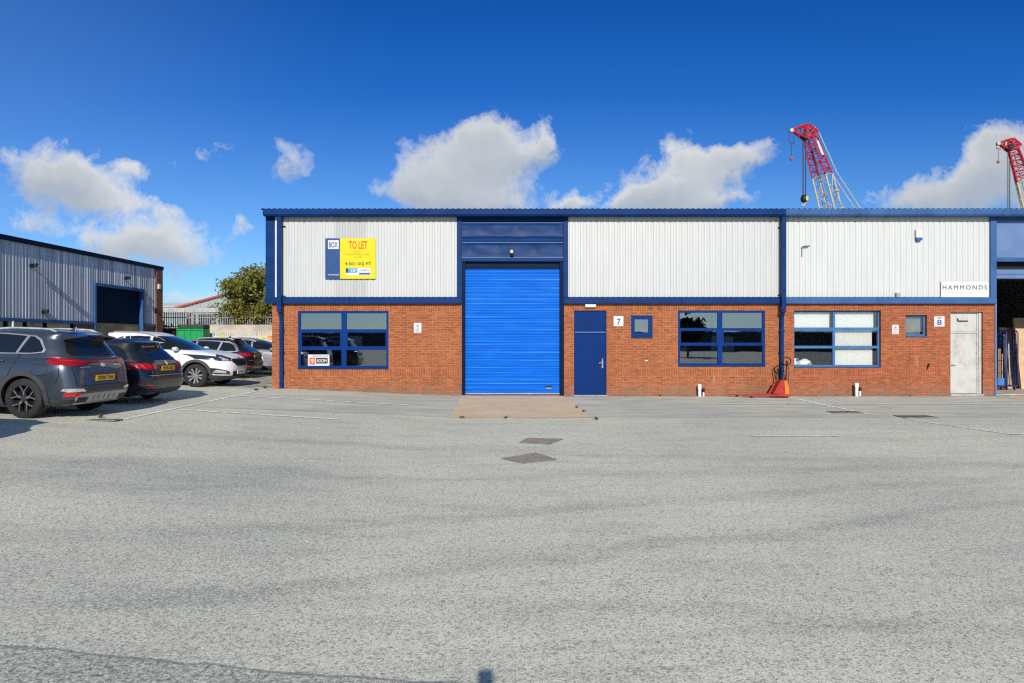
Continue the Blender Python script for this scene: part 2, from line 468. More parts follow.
# the same paint where it is nearly worn away
m, nt, b = nodes_of('faint white road paint')
n1 = noise(nt, objco(nt), 5, 6, .75)
nt.links.new(mixc(nt, maprange(nt, n1, .42, .6), (.56, .56, .52), (.85, .85, .80)), b.inputs['Base Color']); b.inputs['Roughness'].default_value = .85
C['faint'] = m

xs = [-2500, -200, -60, -11.2, -1.2, 0, 20, 60, 200, 2500]
ys = [-2500, -200, -40, 0, 30, 60, 200, 3000]
mb = MB()
vs = [(x, y, gz(x)) for y in ys for x in xs]
nx = len(xs)
fs = [(j * nx + i, j * nx + i + 1, (j + 1) * nx + i + 1, (j + 1) * nx + i) for j in range(len(ys) - 1) for i in range(nx - 1)]
g = mb.add(vs, fs).build('ground', C['asphalt']); tag(g, kind='structure')

def sheet(name, poly, mat, lift=.004, kind='structure'):
    """thin sheet on the ground; poly of (x, y) points, follows the slope"""
    bm = bmesh.new()
    f = bm.faces.new([bm.verts.new((x, y, 0)) for x, y in poly])
    for xc in (-11.2, -1.2):
        bmesh.ops.bisect_plane(bm, geom=bm.verts[:] + bm.edges[:] + bm.faces[:], plane_co=(xc, 0, 0), plane_no=(1, 0, 0))
    for v in bm.verts: v.co.z = gz(v.co.x) + lift
    bmesh.ops.recalc_face_normals(bm, faces=bm.faces)
    me = bpy.data.meshes.new(name); bm.to_mesh(me); bm.free()
    if me.polygons and me.polygons[0].normal.z < 0: me.flip_normals()
    me.materials.append(mat)
    o = bpy.data.objects.new(name, me); COL.objects.link(o)
    if kind: tag(o, kind=kind)
    return o
a0 = ground_pt(449.5, 417.8); a1 = ground_pt(592, 417.8)
sheet('concrete_apron', [(a0[0], a0[1]), (a1[0], a1[1]), (PX(563.5), 21.45), (PX(462), 21.45)], C['apron'], .006)
sheet('threshold_concrete', [(15.0, 20.2), (24, 19.6), (24, 21.2), (15.0, 21.2)], C['apron'], .005)
def line(name, a, b_, w, mat=None, lift=.008):
    ax, ay = a; bx, by = b_
    d = Vector((bx - ax, by - ay)).normalized(); n = Vector((-d.y, d.x)) * w / 2
    return sheet(name, [(ax - n.x, ay - n.y), (bx - n.x, by - n.y), (bx + n.x, by + n.y), (ax + n.x, ay + n.y)], mat or C['line'], lift)
line('bay_marking', (-7.45, 20.9), (-7.25, 12.6), .10)
line('bay_marking', (-7.3, 18.25), (-2.6, 17.55), .14, C['line'], .009)
line('bay_marking', (-7.1, 14.6), (-3.6, 14.05), .15, C['line'], .009)
line('bay_marking', (8.42, 20.9), (8.33, 15.9), .10)
line('bay_marking', (8.6, 14.9), (9.1, 12.5), .08, C['faint'])
line('bay_marking', (5.4, 18.45), (14.4, 18.45), .13, C['faint'], .009)
line('bay_marking', (4.3, 12.25), (5.9, 12.25), .13, C['faint'], .009)
line('bay_marking', (9.1, 12.46), (12.5, 12.46), .08, C['faint'], .011)

# manhole covers and drains
def cover(pts, label, mat, frame):
    q = [ground_pt(*p) for p in pts]
    c = (sum(p[0] for p in q) / 4, sum(p[1] for p in q) / 4)
    root = empty('manhole_cover', (c[0], c[1], gz(c[0])), label=label, cat='manhole cover', group='covers set in the asphalt')
    def ring(k, z): return [(c[0] + (p[0] - c[0]) * k, c[1] + (p[1] - c[1]) * k, p[2] + z) for p in q]
    o = root.location[:]
    a, b1, d, e = ring(1.0, .006), ring(.93, .012), ring(.93, .006), ring(1.0, .012)
    mb = MB(); n = 4
    mb.add(a + e + b1 + d, [(i, (i + 1) % n, n + (i + 1) % n, n + i) for i in range(n)] + [(n + i, n + (i + 1) % n, 2 * n + (i + 1) % n, 2 * n + i) for i in range(n)]
           + [(2 * n + i, 2 * n + (i + 1) % n, 3 * n + (i + 1) % n, 3 * n + i) for i in range(n)])
    mb.build('frame', frame, root, o)
    MB().add(ring(.93, .009), [(0, 1, 2, 3)]).build('lid', mat, root, o)
C['cover'] = mk('brown chequered iron', (.30, .255, .215), .8, var=.35, vscale=25, bumps=.8, bscale=30)
C['coverf'] = mk('dusty grey frame', (.23, .22, .2), .8, var=.3, vscale=10)
cover([(519, 443), (549, 444.8), (563.5, 439.4), (528, 438.2)], 'brown iron manhole cover in the yard, the one nearer the blue roller door', C['cover'], C['coverf'])
cover([(501, 459), (523, 463.8), (557, 460), (536, 453.2)], 'brown iron manhole cover in the yard, the one nearer the camera', C['cover'], C['coverf'])
C['drain'] = mk('dark silt', (.07, .062, .05), .9, var=.5, vscale=14, bumps=.8, bscale=40)
def gully(cx, cy, w, d, label, grp='drains in the joint before the right hand unit'):
    x, y, z = ground_pt(cx, cy)
    root = empty('drain_grate', (x, y, z), label=label, cat='drain', group=grp)
    mb = MB()
    mb.box(-w / 2, w / 2, -d / 2, d / 2, .004, .008)
    mb.build('silt', C['drain'], root)
    mb = MB()
    k = int(w / .05)
    for i in range(k + 1):
        xx = -w / 2 + i * w / k
        mb.box(xx - .01, xx + .01, -d / 2 + .02, d / 2 - .02, .009, .016)
    mb.box(-w / 2, w / 2, -d / 2, -d / 2 + .03, .009, .018); mb.box(-w / 2, w / 2, d / 2 - .03, d / 2, .009, .018)
    mb.build('bars', C['coverf'], root)
gully(916, 417, .75, .5, 'dark slotted drain grate at the joint, the right one of the pair')
gully(845, 412.5, .7, .42, 'dusty drain grate beside the white line, the left one of the pair')

gully(104, 420.5, .55, .26, 'small dark drain with weeds beside the grey car', None)
# weeds in the joints
C['weed'] = mk('weed green', (.05, .075, .018), .7, var=.4, vscale=20)
def weed(x, y, s, label):
    rnd = random.Random(int((x * 31 + y * 17) * 10))
    mb = MB()
    for i in range(int(16)):
        a = rnd.uniform(0, 6.28); r = rnd.uniform(.02, 1) * s; h = rnd.uniform(.25, .8) * s * .7
        w = s * .12
        p0 = Vector((rnd.uniform(-.2, .2) * s, rnd.uniform(-.15, .15) * s, 0)); p1 = p0 + Vector((math.cos(a) * r * .5, math.sin(a) * r * .4, h)); p2 = p0 + Vector((math.cos(a) * r, math.sin(a) * r * .8, h * .55))
        t = Vector((-math.sin(a), math.cos(a), 0)) * w
        mb.add([p0, p1 + t, p2, p1 - t], [(0, 1, 2, 3)])
    o = mb.build('weed', C['weed'], fixn=False)
    o.location = (x, y, gz(x) + .005)
    tag(o, label, 'weed', 'weeds growing in cracks of the yard')
weed(-7.58, 20.95, .16, 'small green weed at the foot of the left brick corner')
weed(*ground_pt(257, 391)[:2], .14, 'low weed at the top end of the long white bay line')
weed(*ground_pt(577, 408)[:2], .10, 'tiny weed tuft half way down the right edge of the tan concrete apron')
weed(*ground_pt(583.5, 412)[:2], .10, 'tiny weed tuft just above the right front corner of the tan apron')
weed(*ground_pt(597, 420)[:2], .13, 'small dark weed just right of the right front corner of the tan apron')
weed(*ground_pt(506, 418.5)[:2], .10, 'tiny weed on the front edge of the tan apron near its middle')
weed(*ground_pt(462, 418.5)[:2], .10, 'tiny weed near the left front corner of the tan apron')
weed(*ground_pt(100, 418.3)[:2], .13, 'spreading green weed in the dark crack beside the grey car')

def grit():
    rnd = random.Random(12); mb = MB()
    for k in range(520):
        x = rnd.choice((rnd.uniform(-7.4, -1.7), rnd.uniform(1.8, 15.0))); y = 21.31 - abs(rnd.gauss(0, .10)) - .01
        s = rnd.uniform(.006, .022); z = gz(x) + .004
        a = rnd.uniform(0, 3.1); c, d = math.cos(a) * s, math.sin(a) * s
        mb.add([(x + c, y + d, z), (x - d, y + c, z), (x - c, y - d, z), (x + d, y - c, z), (x, y, z + s * .8)], [(0, 1, 4), (1, 2, 4), (2, 3, 4), (3, 0, 4)])
    o = mb.build('grit', mk('grit and dead leaves', (.16, .13, .09), .9, var=.6, vscale=30), fixn=False)
    tag(o, 'grit and dead leaves gathered along the foot of the brick wall', 'grit', kind='stuff')
grit()
weed(4.6, 21.2, .10, 'small weed at the wall foot between the small window and the middle window')
weed(12.35, 21.18, .09, 'small weed at the wall foot under the small window of the right hand unit')
# ------------------------------------------------------------------ the terrace of units
BO = (0.0, YF, 0.0)
B = empty('industrial_unit', BO, label='long brick and white clad industrial building with blue gutters and a bright blue roller door', cat='industrial building')
def bb(name, mat, fn, parent=B, **kw):
    mb = MB(); fn(mb); return mb.build(name, mat, parent, BO, **kw)
X0, X1 = PX(265.5), 24.5
DEP = 24.0
EZ = PZ(217)                 # top of the cladding
FL0, FL1 = PZ(303.5), PZ(297.5)

def wall_holes(x0, x1, z0, z1, holes, y0, thick):
    """front face in the plane y0 with rectangular holes and their reveals, one closed slab"""
    mb = MB()
    xs = sorted({x0, x1} | {v for h in holes for v in h[:2]}); zs = sorted({z0, z1} | {v for h in holes for v in h[2:]})
    xs = [x for x in xs if x0 <= x <= x1]; zs = [z for z in zs if z0 <= z <= z1]
    def solid(i, j):
        if i < 0 or j < 0 or i >= len(xs) - 1 or j >= len(zs) - 1: return False
        cx, cz = (xs[i] + xs[i + 1]) / 2, (zs[j] + zs[j + 1]) / 2
        return not any(h[0] < cx < h[1] and h[2] < cz < h[3] for h in holes)
    for i in range(len(xs) - 1):
        for j in range(len(zs) - 1):
            if not solid(i, j): continue
            a, b_, c, d = xs[i], xs[i + 1], zs[j], zs[j + 1]
            mb.add([(a, y0, c), (b_, y0, c), (b_, y0, d), (a, y0, d)], [(0, 1, 2, 3)])
            mb.add([(a, y0 + thick, c), (b_, y0 + thick, c), (b_, y0 + thick, d), (a, y0 + thick, d)], [(3, 2, 1, 0)])
            if not solid(i - 1, j): mb.add([(a, y0, c), (a, y0, d), (a, y0 + thick, d), (a, y0 + thick, c)], [(0, 1, 2, 3)])
            if not solid(i + 1, j): mb.add([(b_, y0, c), (b_, y0 + thick, c), (b_, y0 + thick, d), (b_, y0, d)], [(0, 1, 2, 3)])
            if not solid(i, j - 1): mb.add([(a, y0, c), (a, y0 + thick, c), (b_, y0 + thick, c), (b_, y0, c)], [(0, 1, 2, 3)])
            if not solid(i, j + 1): mb.add([(a, y0, d), (b_, y0, d), (b_, y0 + thick, d), (a, y0 + thick, d)], [(0, 1, 2, 3)])
    return mb
def hole(a, b_, top, bot): return (PX(a), PX(b_), PZ(bot), PZ(top))
WA = hole(298, 388.5, 311, 368.5); WB = hole(678, 765, 310.5, 366); WC = hole(794, 881, 310.5, 367)
W1 = hole(631, 652.5, 315.5, 337.5); W2 = hole(905.5, 927, 315, 336.5)
D7 = (PX(574), PX(606.5), -.2, PZ(310.5)); D8 = (PX(950.5), PX(983), -.2, PZ(312))
TH = .30
wl = wall_holes(PX(272), PX(463), -.3, PZ(301), [WA], YF, TH); wl.build('brick_wall', C['brick7'], B, BO, fixn=False)
wm = wall_holes(PX(564), PX(785.3), -.3, PZ(301), [D7, W1, WB], YF, TH); wm.build('brick_wall', C['brick7'], B, BO, fixn=False)
wr = wall_holes(PX(785.3), PX(994.5), -.3, PZ(301), [WC, W2, D8], YF, TH); wr.build('brick_wall', C['brick8'], B, BO, fixn=False)
# left gable: brick below, sheet above; back and right sides closed
bb('side_wall', C['brick7'], lambda m: m.box(PX(272), PX(272) + TH, YF + TH + .002, YF + DEP, -.3, PZ(301)))
bb('side_cladding', C['cladside'], lambda m: m.box(PX(266.5), PX(266.5) + .12, YF + .12, YF + DEP, PZ(301), EZ + .02))
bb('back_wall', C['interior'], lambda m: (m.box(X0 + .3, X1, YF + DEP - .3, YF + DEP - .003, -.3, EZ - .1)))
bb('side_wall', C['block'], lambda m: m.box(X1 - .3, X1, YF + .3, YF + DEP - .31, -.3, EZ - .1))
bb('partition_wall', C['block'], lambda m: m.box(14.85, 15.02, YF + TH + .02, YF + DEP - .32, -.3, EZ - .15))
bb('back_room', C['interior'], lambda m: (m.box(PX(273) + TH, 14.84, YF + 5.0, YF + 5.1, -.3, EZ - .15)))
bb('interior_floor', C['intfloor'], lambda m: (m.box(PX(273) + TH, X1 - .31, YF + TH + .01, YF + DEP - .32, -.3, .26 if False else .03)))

# corrugated cladding
def clad(x0, x1, z0, z1, mat, yb=YF - .035, pitch=.175, dep=.016, name='cladding'):
    mb = MB(); prof = []
    x = math.floor(x0 / pitch) * pitch
    while x < x1 + pitch:
        for fx, fy in ((0, 0), (.030, 0), (.052, -dep), (.128, -dep), (.150, 0)):
            prof.append((x + fx * pitch / .175, yb + fy))
        x += pitch
    pr = [p for p in prof if x0 < p[0] < x1]
    pr = [(x0, pr[0][1])] + pr + [(x1, pr[-1][1])]
    vs = [(p[0], p[1], z0) for p in pr] + [(p[0], p[1], z1) for p in pr]
    n = len(pr)
    mb.add(vs, [(i, i + 1, n + i + 1, n + i) for i in range(n - 1)])
    return mb.build(name, mat, B, BO, fixn=False)
CZ0 = PZ(298.5)
clad(PX(275), PX(457.5), CZ0, EZ + .05, C['clad7'])
clad(PX(567.5), PX(785.6), CZ0, EZ + .05, C['clad7'])
clad(PX(785.9), PX(990.5), CZ0, EZ + .05, C['clad8'])
bb('cladding_liner', C['grey'], lambda m: (m.box(PX(276), PX(457), YF - .02, YF + .02, PZ(300.8), EZ), m.box(PX(568), PX(990), YF - .02, YF + .02, PZ(300.8), EZ)))

# blue trims
YT = YF - .10
def trims7(m):
    m.box(PX(265.5, YT), PX(275, YT), YT, YF - .002, PZ(303, YT) , EZ + .03)        # corner flashing
bb('corner_flashing', C['navy'], trims7, bevel=.008)
bb('corner_trim', C['white'], lambda m: m.box(PX(275.1, YT), PX(276.9, YT), YT - .004, YF - .04, PZ(297.2, YT), EZ + .02))
def drip(x0, x1, mat, px0=None):
    def f(m):
        z1, z0 = PZ(297.2, YT), PZ(303.6, YT)
        y = YT - .03
        m.prism([(YF - .003, z1 + .03), (YT + .02, z1), (y, z1 - .04), (y, z0), (YF - .003, z0)], 'x', x0, x1)
    return bb('drip_flashing', mat, f, bevel=.004)
drip(PX(264.8, YT), PX(461.2, YT), C['navy']); drip(PX(564.2, YT), PX(785.5, YT), C['navy']); drip(PX(785.9, YT), PX(996.3, YT), C['blue8'])
for x in (PX(350), PX(680)): bb('flashing_joint', C['navy_dk'], lambda m: m.box(x, x + .018, YT - .034, YT - .028, PZ(303.8, YT), PZ(298.6, YT)))

# gutters: box section hung in front of the wall head
def gutter(x0, x1, mat, joints):
    yf, yb = YF - .36, YF - .075
    zt, zb = PZ(208.6, yf), PZ(215.8, yf)
    def f(m):
        m.prism([(yb, zb + .01), (yf + .05, zb), (yf + .006, zb + .05), (yf, zt - .05), (yf + .02, zt), (yf + .05, zt), (yf + .05, zt - .03), (yb, zt - .03)], 'x', x0, x1)
    o = bb('gutter', mat, f)
    for j in joints:
        if x0 < j < x1:
            mb = MB(); mb.prism([(yb, zb), (yf + .045, zb - .008), (yf - .004, zb + .045), (yf - .008, zt - .045), (yf + .02, zt + .006), (yf + .06, zt + .006), (yb, zt)], 'x', j - .028, j + .028)
            mb.build('gutter_joint', mat, o, BO)
    return zt, zb
J = [PX(p) for p in (305, 359, 412, 512, 565, 618, 671, 724, 770, 798, 827, 855, 884, 912, 940, 968, 996, 1040)]
gutter(PX(262.8, YF - .36), PX(786, YF - .36), C['navy'], J[:9])
GT, GB = gutter(PX(786.2, YF - .36), X1, C['blue8'], J[9:])
bb('soffit', C['navy_dk'], lambda m: m.box(PX(266), X1 - .01, YF - .3, YF - .01, EZ + .055, EZ + .10))
bb('eaves_board', C['navy_dk'], lambda m: m.box(PX(266), X1 - .01, YF - .06, YF + .01, EZ - .0, EZ + .05))
# roof sheet, corrugated, two slopes
def roof(m):
    pitch = .172; x = PX(263.5); pr = []
    while x < X1:
        pr += [(x, 0), (x + .05, 0), (x + .075, .035), (x + .12, .035), (x + .145, 0)]
        x += pitch
    ze, zr = PZ(209.4, YF - .33), PZ(209.4, YF - .33) + 1.25
    n = len(pr)
    rows = [(YF - .33, ze), (YF + DEP / 2, zr), (YF + DEP + .2, ze)]
    vs = [(p[0], y, z + p[1]) for y, z in rows for p in pr]
    fs = [(j * n + i, j * n + i + 1, (j + 1) * n + i + 1, (j + 1) * n + i) for j in range(2) for i in range(n - 1)]
    m.add(vs, fs)
bb('roof', C['navy_dk'], roof)
for xx in (PX(266.5), X1 - .15): bb('gable_infill', C['cladside'], lambda m: m.prism([(YF + .1, EZ), (YF + DEP, EZ), (YF + DEP, PZ(209.4) - .05), (YF + DEP / 2, PZ(209.4) + 1.12), (YF + .1, PZ(209.4) - .05)], 'x', xx, xx + .1))

# downpipes
def downpipe(px, zbase, mat, name='downpipe'):
    x = PX(px, YF - .2)
    def f(m):
        m.box(x - .068, x + .068, YF - .285, YF - .135, PZ(310, YF - .2), PZ(216))
        m.tube([(x, YF - .21, PZ(308, YF - .2)), (x, YF - .20, PZ(313, YF - .2)), (x + .01, YF - .10, PZ(317, YF - .15)), (x + .01, YF - .085, PZ(322, YF - .1))], .058, 10)
        m.tube([(x + .01, YF - .085, PZ(321, YF - .1)), (x + .01, YF - .085, zbase)], .062, 12)
    o = bb(name, mat, f, smooth=40)
    for py in (303.5, 311): MB().box(x - .082, x + .082, YF - .295, YF - .12, PZ(py + .9, YF - .2), PZ(py - .3, YF - .2)).build('pipe_bracket', mat, o, BO)
    for py in (331, 352, 372): MB().box(x - .065, x + .085, YF - .152, YF - .004, PZ(py + .5, YF - .1), PZ(py - .5, YF - .1)).build('pipe_bracket', mat, o, BO)
downpipe(279.8, .245, C['navy'])
downpipe(783.0, .01, C['navy'])
for x_, y_ in ((284, 226.6), (284, 296), (777, 228), (777, 295)): bb('bracket_bolt', C['black'], lambda m: m.tube([(PX(x_), YF - .09, PZ(y_)), (PX(x_ + 2.4), YF - .09, PZ(y_ + .4))], .018, 6))

# ---------------- roller door bay of unit 7
YB = YF - .075
for a_, b2_ in ((457, 462), (563.2, 568)): bb('door_surround', C['navy'], lambda m: m.box(PX(a_), PX(b2_), YB, YF + .1, PZ(304), EZ + .05), bevel=.006)
# creased flashing panels over the door
def creased(x0, x1, z0, z1, y, seed):
    rnd = random.Random(seed)
    nx_, nz_ = 60, 14
    from mathutils import noise as mn
    vs = []
    for j in range(nz_ + 1):
        for i in range(nx_ + 1):
            u, v = i / nx_, j / nz_
            x = x0 + (x1 - x0) * u; z = z0 + (z1 - z0) * v
            d = 0
            if 0 < j < nz_ and 0 < i < nx_:
                d = .022 * mn.noise(Vector((x * 2.2 + seed, z * 3.0, seed))) + .010 * abs(mn.noise(Vector((x * 5, z * 4 + seed, 2.0))))
                for k in range(3):
                    cx = x0 + (x1 - x0) * ((k * .37 + seed * .17) % 1)
                    t = abs(x - cx) / (.08 + .30 * (1 - v))
                    if t < 1: d += .030 * (1 - t) * v
            if j == nz_: d = -.028
            if j == nz_ - 1: d = -.020
            if j == 0: d = -.012
            vs.append((x, y + d, z))
    n = nx_ + 1
    return vs, [(j * n + i, j * n + i + 1, (j + 1) * n + i + 1, (j + 1) * n + i) for j in range(nz_) for i in range(nx_)]
C['crease'] = mk('creased blue foil steel', (.006, .034, .125), .5, .0, var=.18, vscale=2.0, bumps=.15, bscale=5, spec=.15)
def panel(m):
    for (a, b_, sd) in ((222.8, 236.6, 1), (242.6, 257.5, 2)):
        v, f = creased(PX(462), PX(563.2), PZ(b_), PZ(a), YF + .0, sd); m.add(v, f)
bb('flashing_panel', C['crease'], panel, smooth=60, fixn=False)
def strips(m):
    m.box(PX(462), PX(563.2), YF + .0, YF + .1, PZ(222.9), EZ + .04)
    m.prism([(YF + .08, PZ(236.7)), (YF - .002, PZ(236.7)), (YF + .012, PZ(239)), (YF - .004, PZ(240.4)), (YF + .004, PZ(242.4)), (YF + .08, PZ(242.4))], 'x', PX(462), PX(563.2))
bb('flashing_strip', C['navy'], strips)
for a_ in (222.9, 242.5, 257.7): bb('edge_highlight', C['blue9'], lambda m: m.box(PX(462.1), PX(563.1), YF - .034, YF - .004, PZ(a_ + .35), PZ(a_ - .2)))  # pale strips painted as highlights along the panel edges
bb('lintel', C['navy'], lambda m: (m.prism([(YF + .12, PZ(257.6)), (YF - .03, PZ(257.9)), (YF - .05, PZ(258.8)), (YF - .05, PZ(261.2)), (YF - .03, PZ(262)), (YF + .12, PZ(262))], 'x', PX(461.5), PX(563.6))), bevel=.004)
bb('door_housing', C['navy_dk'], lambda m: m.box(PX(462.2), PX(563), YF + .06, YF + .30, PZ(268.5), PZ(262.1)))
bb('guide_rail', C['navy_dk'], lambda m: (m.box(PX(461.8), PX(465.2), YF - .03, YF + .18, -.02, PZ(262.2))), bevel=.01)
bb('guide_rail', C['navy_dk'], lambda m: (m.box(PX(559.8), PX(563.8), YF - .03, YF + .18, -.02, PZ(262.2))), bevel=.01)
# shutter of curved slats
YS = YF + .10
x0s, x1s = PX(465.2), PX(559.8)
def shutter(m):
    z = .07; top = PZ(262.5); pr = [(YS, z)]
    while z < top:
        p = .0835
        for t in (.10, .35, .65, .9, 1.0):
            zz = z + p * t
            d = -.0035 * math.sin(math.pi * min(1, t / .9)) if t < .9 else .001
            if t == 1.0: d = 0.0
            pr.append((YS + d, zz))
        z += p
    vs = [(x0s, y, zz) for y, zz in pr] + [(x1s, y, zz) for y, zz in pr]
    n = len(pr); m.add(vs, [(i, n + i, n + i + 1, i + 1) for i in range(n - 1)])
RD = bb('roller_door', C['shutter'], shutter, fixn=False)
MB().box(x0s, x1s, YS - .03, YS + .03, PZ(394.4), PZ(393.3)).build('bottom_rail', C['chrome'], RD, BO)
MB().box(x0s, x1s, YS - .02, YS + .03, .0, PZ(394.5)).build('rubber_seal', C['black'], RD, BO)
def crests(m):  # thin bands carrying the painted highlights of the slats
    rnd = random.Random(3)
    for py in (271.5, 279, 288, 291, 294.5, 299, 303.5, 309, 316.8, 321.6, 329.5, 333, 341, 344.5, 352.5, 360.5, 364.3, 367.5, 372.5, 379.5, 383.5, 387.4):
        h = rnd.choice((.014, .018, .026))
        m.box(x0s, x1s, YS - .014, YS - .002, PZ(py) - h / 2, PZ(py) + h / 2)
MBc = MB(); crests(MBc); MBc.build('ridge_highlight', C['crest'], RD, BO)
MB().box(PX(545.3), PX(552.5), YS - .022, YS, PZ(389), PZ(386)).build('lift_handle', C['black'], RD, BO)
MB().box(PX(545.8), PX(552.0), YS - .030, YS - .0225, PZ(388.8), PZ(387.9)).build('handle_lip', C['grey'], RD, BO)

# ---------------- windows
def window(h, frame_mat, glass, rec, mull, rows, fw=.055, name='window', gaps=(), sash=()):
    x0, x1, z0, z1 = h
    y = YF + rec
    mb = MB()
    mb.box(x0, x1, y, y + .06, z1 - fw, z1); mb.box(x0, x1, y, y + .06, z0, z0 + fw * 1.2)
    mb.box(x0, x0 + fw, y, y + .06, z0 + fw * 1.2, z1 - fw); mb.box(x1 - fw, x1, y, y + .06, z0 + fw * 1.2, z1 - fw)
    for a, b_ in mull: mb.box(PX(a), PX(b_), y - .004, y + .056, z0 + fw * 1.2, z1 - fw)
    for a, b_ in rows:
        cuts = [x0 + fw] + [PX(v) for q in mull for v in q] + [x1 - fw]
        for k in range(0, len(cuts), 2): mb.box(cuts[k], cuts[k + 1], y, y + .056, PZ(b_), PZ(a))
    for (a, b_, t, bt) in sash:
        w = .04
        xa, xb, zt, zb = PX(a), PX(b_), PZ(t), PZ(bt)
        yy = y - .012
        mb.box(xa, xb, yy, y + .03, zt - w, zt); mb.box(xa, xb, yy, y + .03, zb, zb + w); mb.box(xa, xa + w, yy, y + .03, zb + w, zt - w); mb.box(xb - w, xb, yy, y + .03, zb + w, zt - w)
    fr = mb.build(name, frame_mat, B, BO)
    cols = [x0 + fw] + [PX(v) for q in mull for v in q] + [x1 - fw]
    rws = [z1 - fw] + [PZ(v) for q in rows for v in q] + [z0 + fw * 1.2]
    for i in range(0, len(cols), 2):
        for j in range(0, len(rws), 2):
            MB().box(cols[i], cols[i + 1], y + .03, y + .034, rws[j + 1], rws[j]).build('pane', glass, fr, BO)
    return fr
wa = window(WA, C['frame7'], C['glass'], .025, [(341.2, 346.2)], [(329.2, 331.8), (347, 350)], fw=.07, sash=[(300.2, 341.2, 331.2, 347.6), (346.2, 386.8, 331.2, 347.6)])
wb = window(WB, C['frame7'], C['glass'], .025, [(718, 722.6)], [(328, 330.6), (342.8, 345.6)], fw=.07, sash=[(679.8, 718, 329.6, 344), (722.6, 763.2, 329.6, 344)])
wc = window(WC, C['frame8'], C['glass8'], .10, [(834.2, 836.6)], [(327.4, 330.6), (345.8, 348.4)], fw=.05)
w1 = window(W1, C['frame7'], C['glass'], .025, [], [], fw=.12)
w2 = window(W2, C['frame8'], C['glass8'], .10, [], [], fw=.06)
for w_, h, mt in ((wa, WA, 'navy'), (wb, WB, 'navy'), (wc, WC, 'blue8'), (w1, W1, 'navy'), (w2, W2, 'blue8')):
    rc = .025 if mt == 'navy' else .10
    MB().box(h[0] + .003, h[1] - .003, YF - .035, YF + rc - .002, h[2] - .012, h[2] + .022).build('sill', C[mt], w_, BO)
# blinds inside the second unit
yb_ = YF + .22
def blind(a, b_, t, bt): MB().box(PX(a), PX(b_), yb_, yb_ + .01, PZ(bt), PZ(t)).build('blind', C['blind'], wc, BO)
blind(794.5, 832.5, 311, 328.5); blind(836.5, 877, 311, 328.5); blind(836.5, 875.5, 329.5, 346.5); blind(836.5, 876, 347.5, 366)
MB().box(PX(627), PX(658), YF + .5, YF + .52, PZ(337), PZ(312)).build('frosted_screen', C['interior'], w1, BO)
MB().box(PX(908), PX(924), YF + .2, YF + .205, PZ(335), PZ(315)).build('blind', C['interior'], w2, BO)

# ---------------- doors
def door7():
    x0, x1, _, z1 = D7
    mb = MB(); y = YF + .03; w = .03
    mb.box(x0, x0 + w, y, y + .1, -.02, z1); mb.box(x1 - w, x1, y, y + .1, -.02, z1); mb.box(x0 + w, x1 - w, y, y + .1, z1 - w, z1)
    mb.box(x0 + w, x1 - w, y - .012, y + .1, PZ(333.6), PZ(331.9))
    d = mb.build('door_frame', C['frame7'], B, BO, bevel=.003)
    MB().box(x0 + w, x1 - w, y - .018, y - .0125, PZ(332.6), PZ(331.8)).build('transom_edge', C['blue9'], d, BO)
    MB().box(x0 + w + .004, x1 - w - .004, y + .018, y + .05, PZ(331.7), z1 - w - .004).build('over_panel', C['door7'], d, BO)
    MB().box(x0 + w + .005, x1 - w - .005, y + .012, y + .055, .02, PZ(334)).build('door_leaf', C['door7'], d, BO, bevel=.004)
    mb = MB()
    hx, hz = PX(602.6), PZ(363.5)
    mb.box(hx - .022, hx + .022, y + .002, y + .012, hz - .14, hz + .10)
    mb.tube([(hx, y - .05, hz + .02), (hx, y + .01, hz + .02)], .012, 8); mb.tube([(hx + .005, y - .045, hz + .02), (hx - .12, y - .045, hz + .015)], .013, 8)
    mb.tube([(hx, y - .01, hz + .14), (hx, y + .012, hz + .14)], .022, 10)
    mb.build('handle', C['chrome'], d, BO)
    MB().box(x0 - .02, x1 + .02, YF - .05, YF + .13, -.02, .025).build('threshold', C['conc'], d, BO)
door7()
def door8():
    x0, x1, _, z1 = D8
    mb = MB(); y = YF + .09; w = .045
    xr = PX(980.5)
    mb.box(x0, x0 + w, y, y + .1, -.02, z1); mb.box(xr - w, xr, y, y + .1, -.02, z1); mb.box(x0 + w, xr - w, y, y + .1, z1 - w, z1)
    mb.box(x0 + w, xr - w, y - .008, y + .1, PZ(333), PZ(331.4))
    mb.box(xr + .002, x1, y - .02, y + .1, -.02, z1)
    d = mb.build('door_frame', C['door8'], B, BO, bevel=.003)
    MB().box(x0 + w + .004, xr - w - .004, y + .018, y + .05, PZ(331.2), z1 - w - .004).build('over_panel', C['door8'], d, BO)
    MB().box(x0 + w + .005, xr - w - .005, y + .012, y + .055, .075, PZ(333.4)).build('door_leaf', C['door8'], d, BO, bevel=.004)
    hx, hz = PX(954.0), PZ(365)
    mb = MB(); mb.tube([(hx, y - .03, hz), (hx, y + .012, hz)], .028, 10); mb.tube([(hx, y - .03, hz), (hx + .09, y - .03, hz - .01)], .013, 8)
    mb.build('handle', C['chrome'], d, BO)
    mb = MB(); mb.box(PX(960), PX(970), y + .004, y + .018, PZ(321.6), PZ(320.4)); mb.box(PX(959.2), PX(960.4), y + .004, y + .018, PZ(321), PZ(318.2))
    mb.build('latch_bar', C['black'], d, BO)
    MB().box(x0 - .01, x1 + .02, YF - .03, YF + .18, -.02, .065).build('threshold', C['conc'], d, BO)
door8()

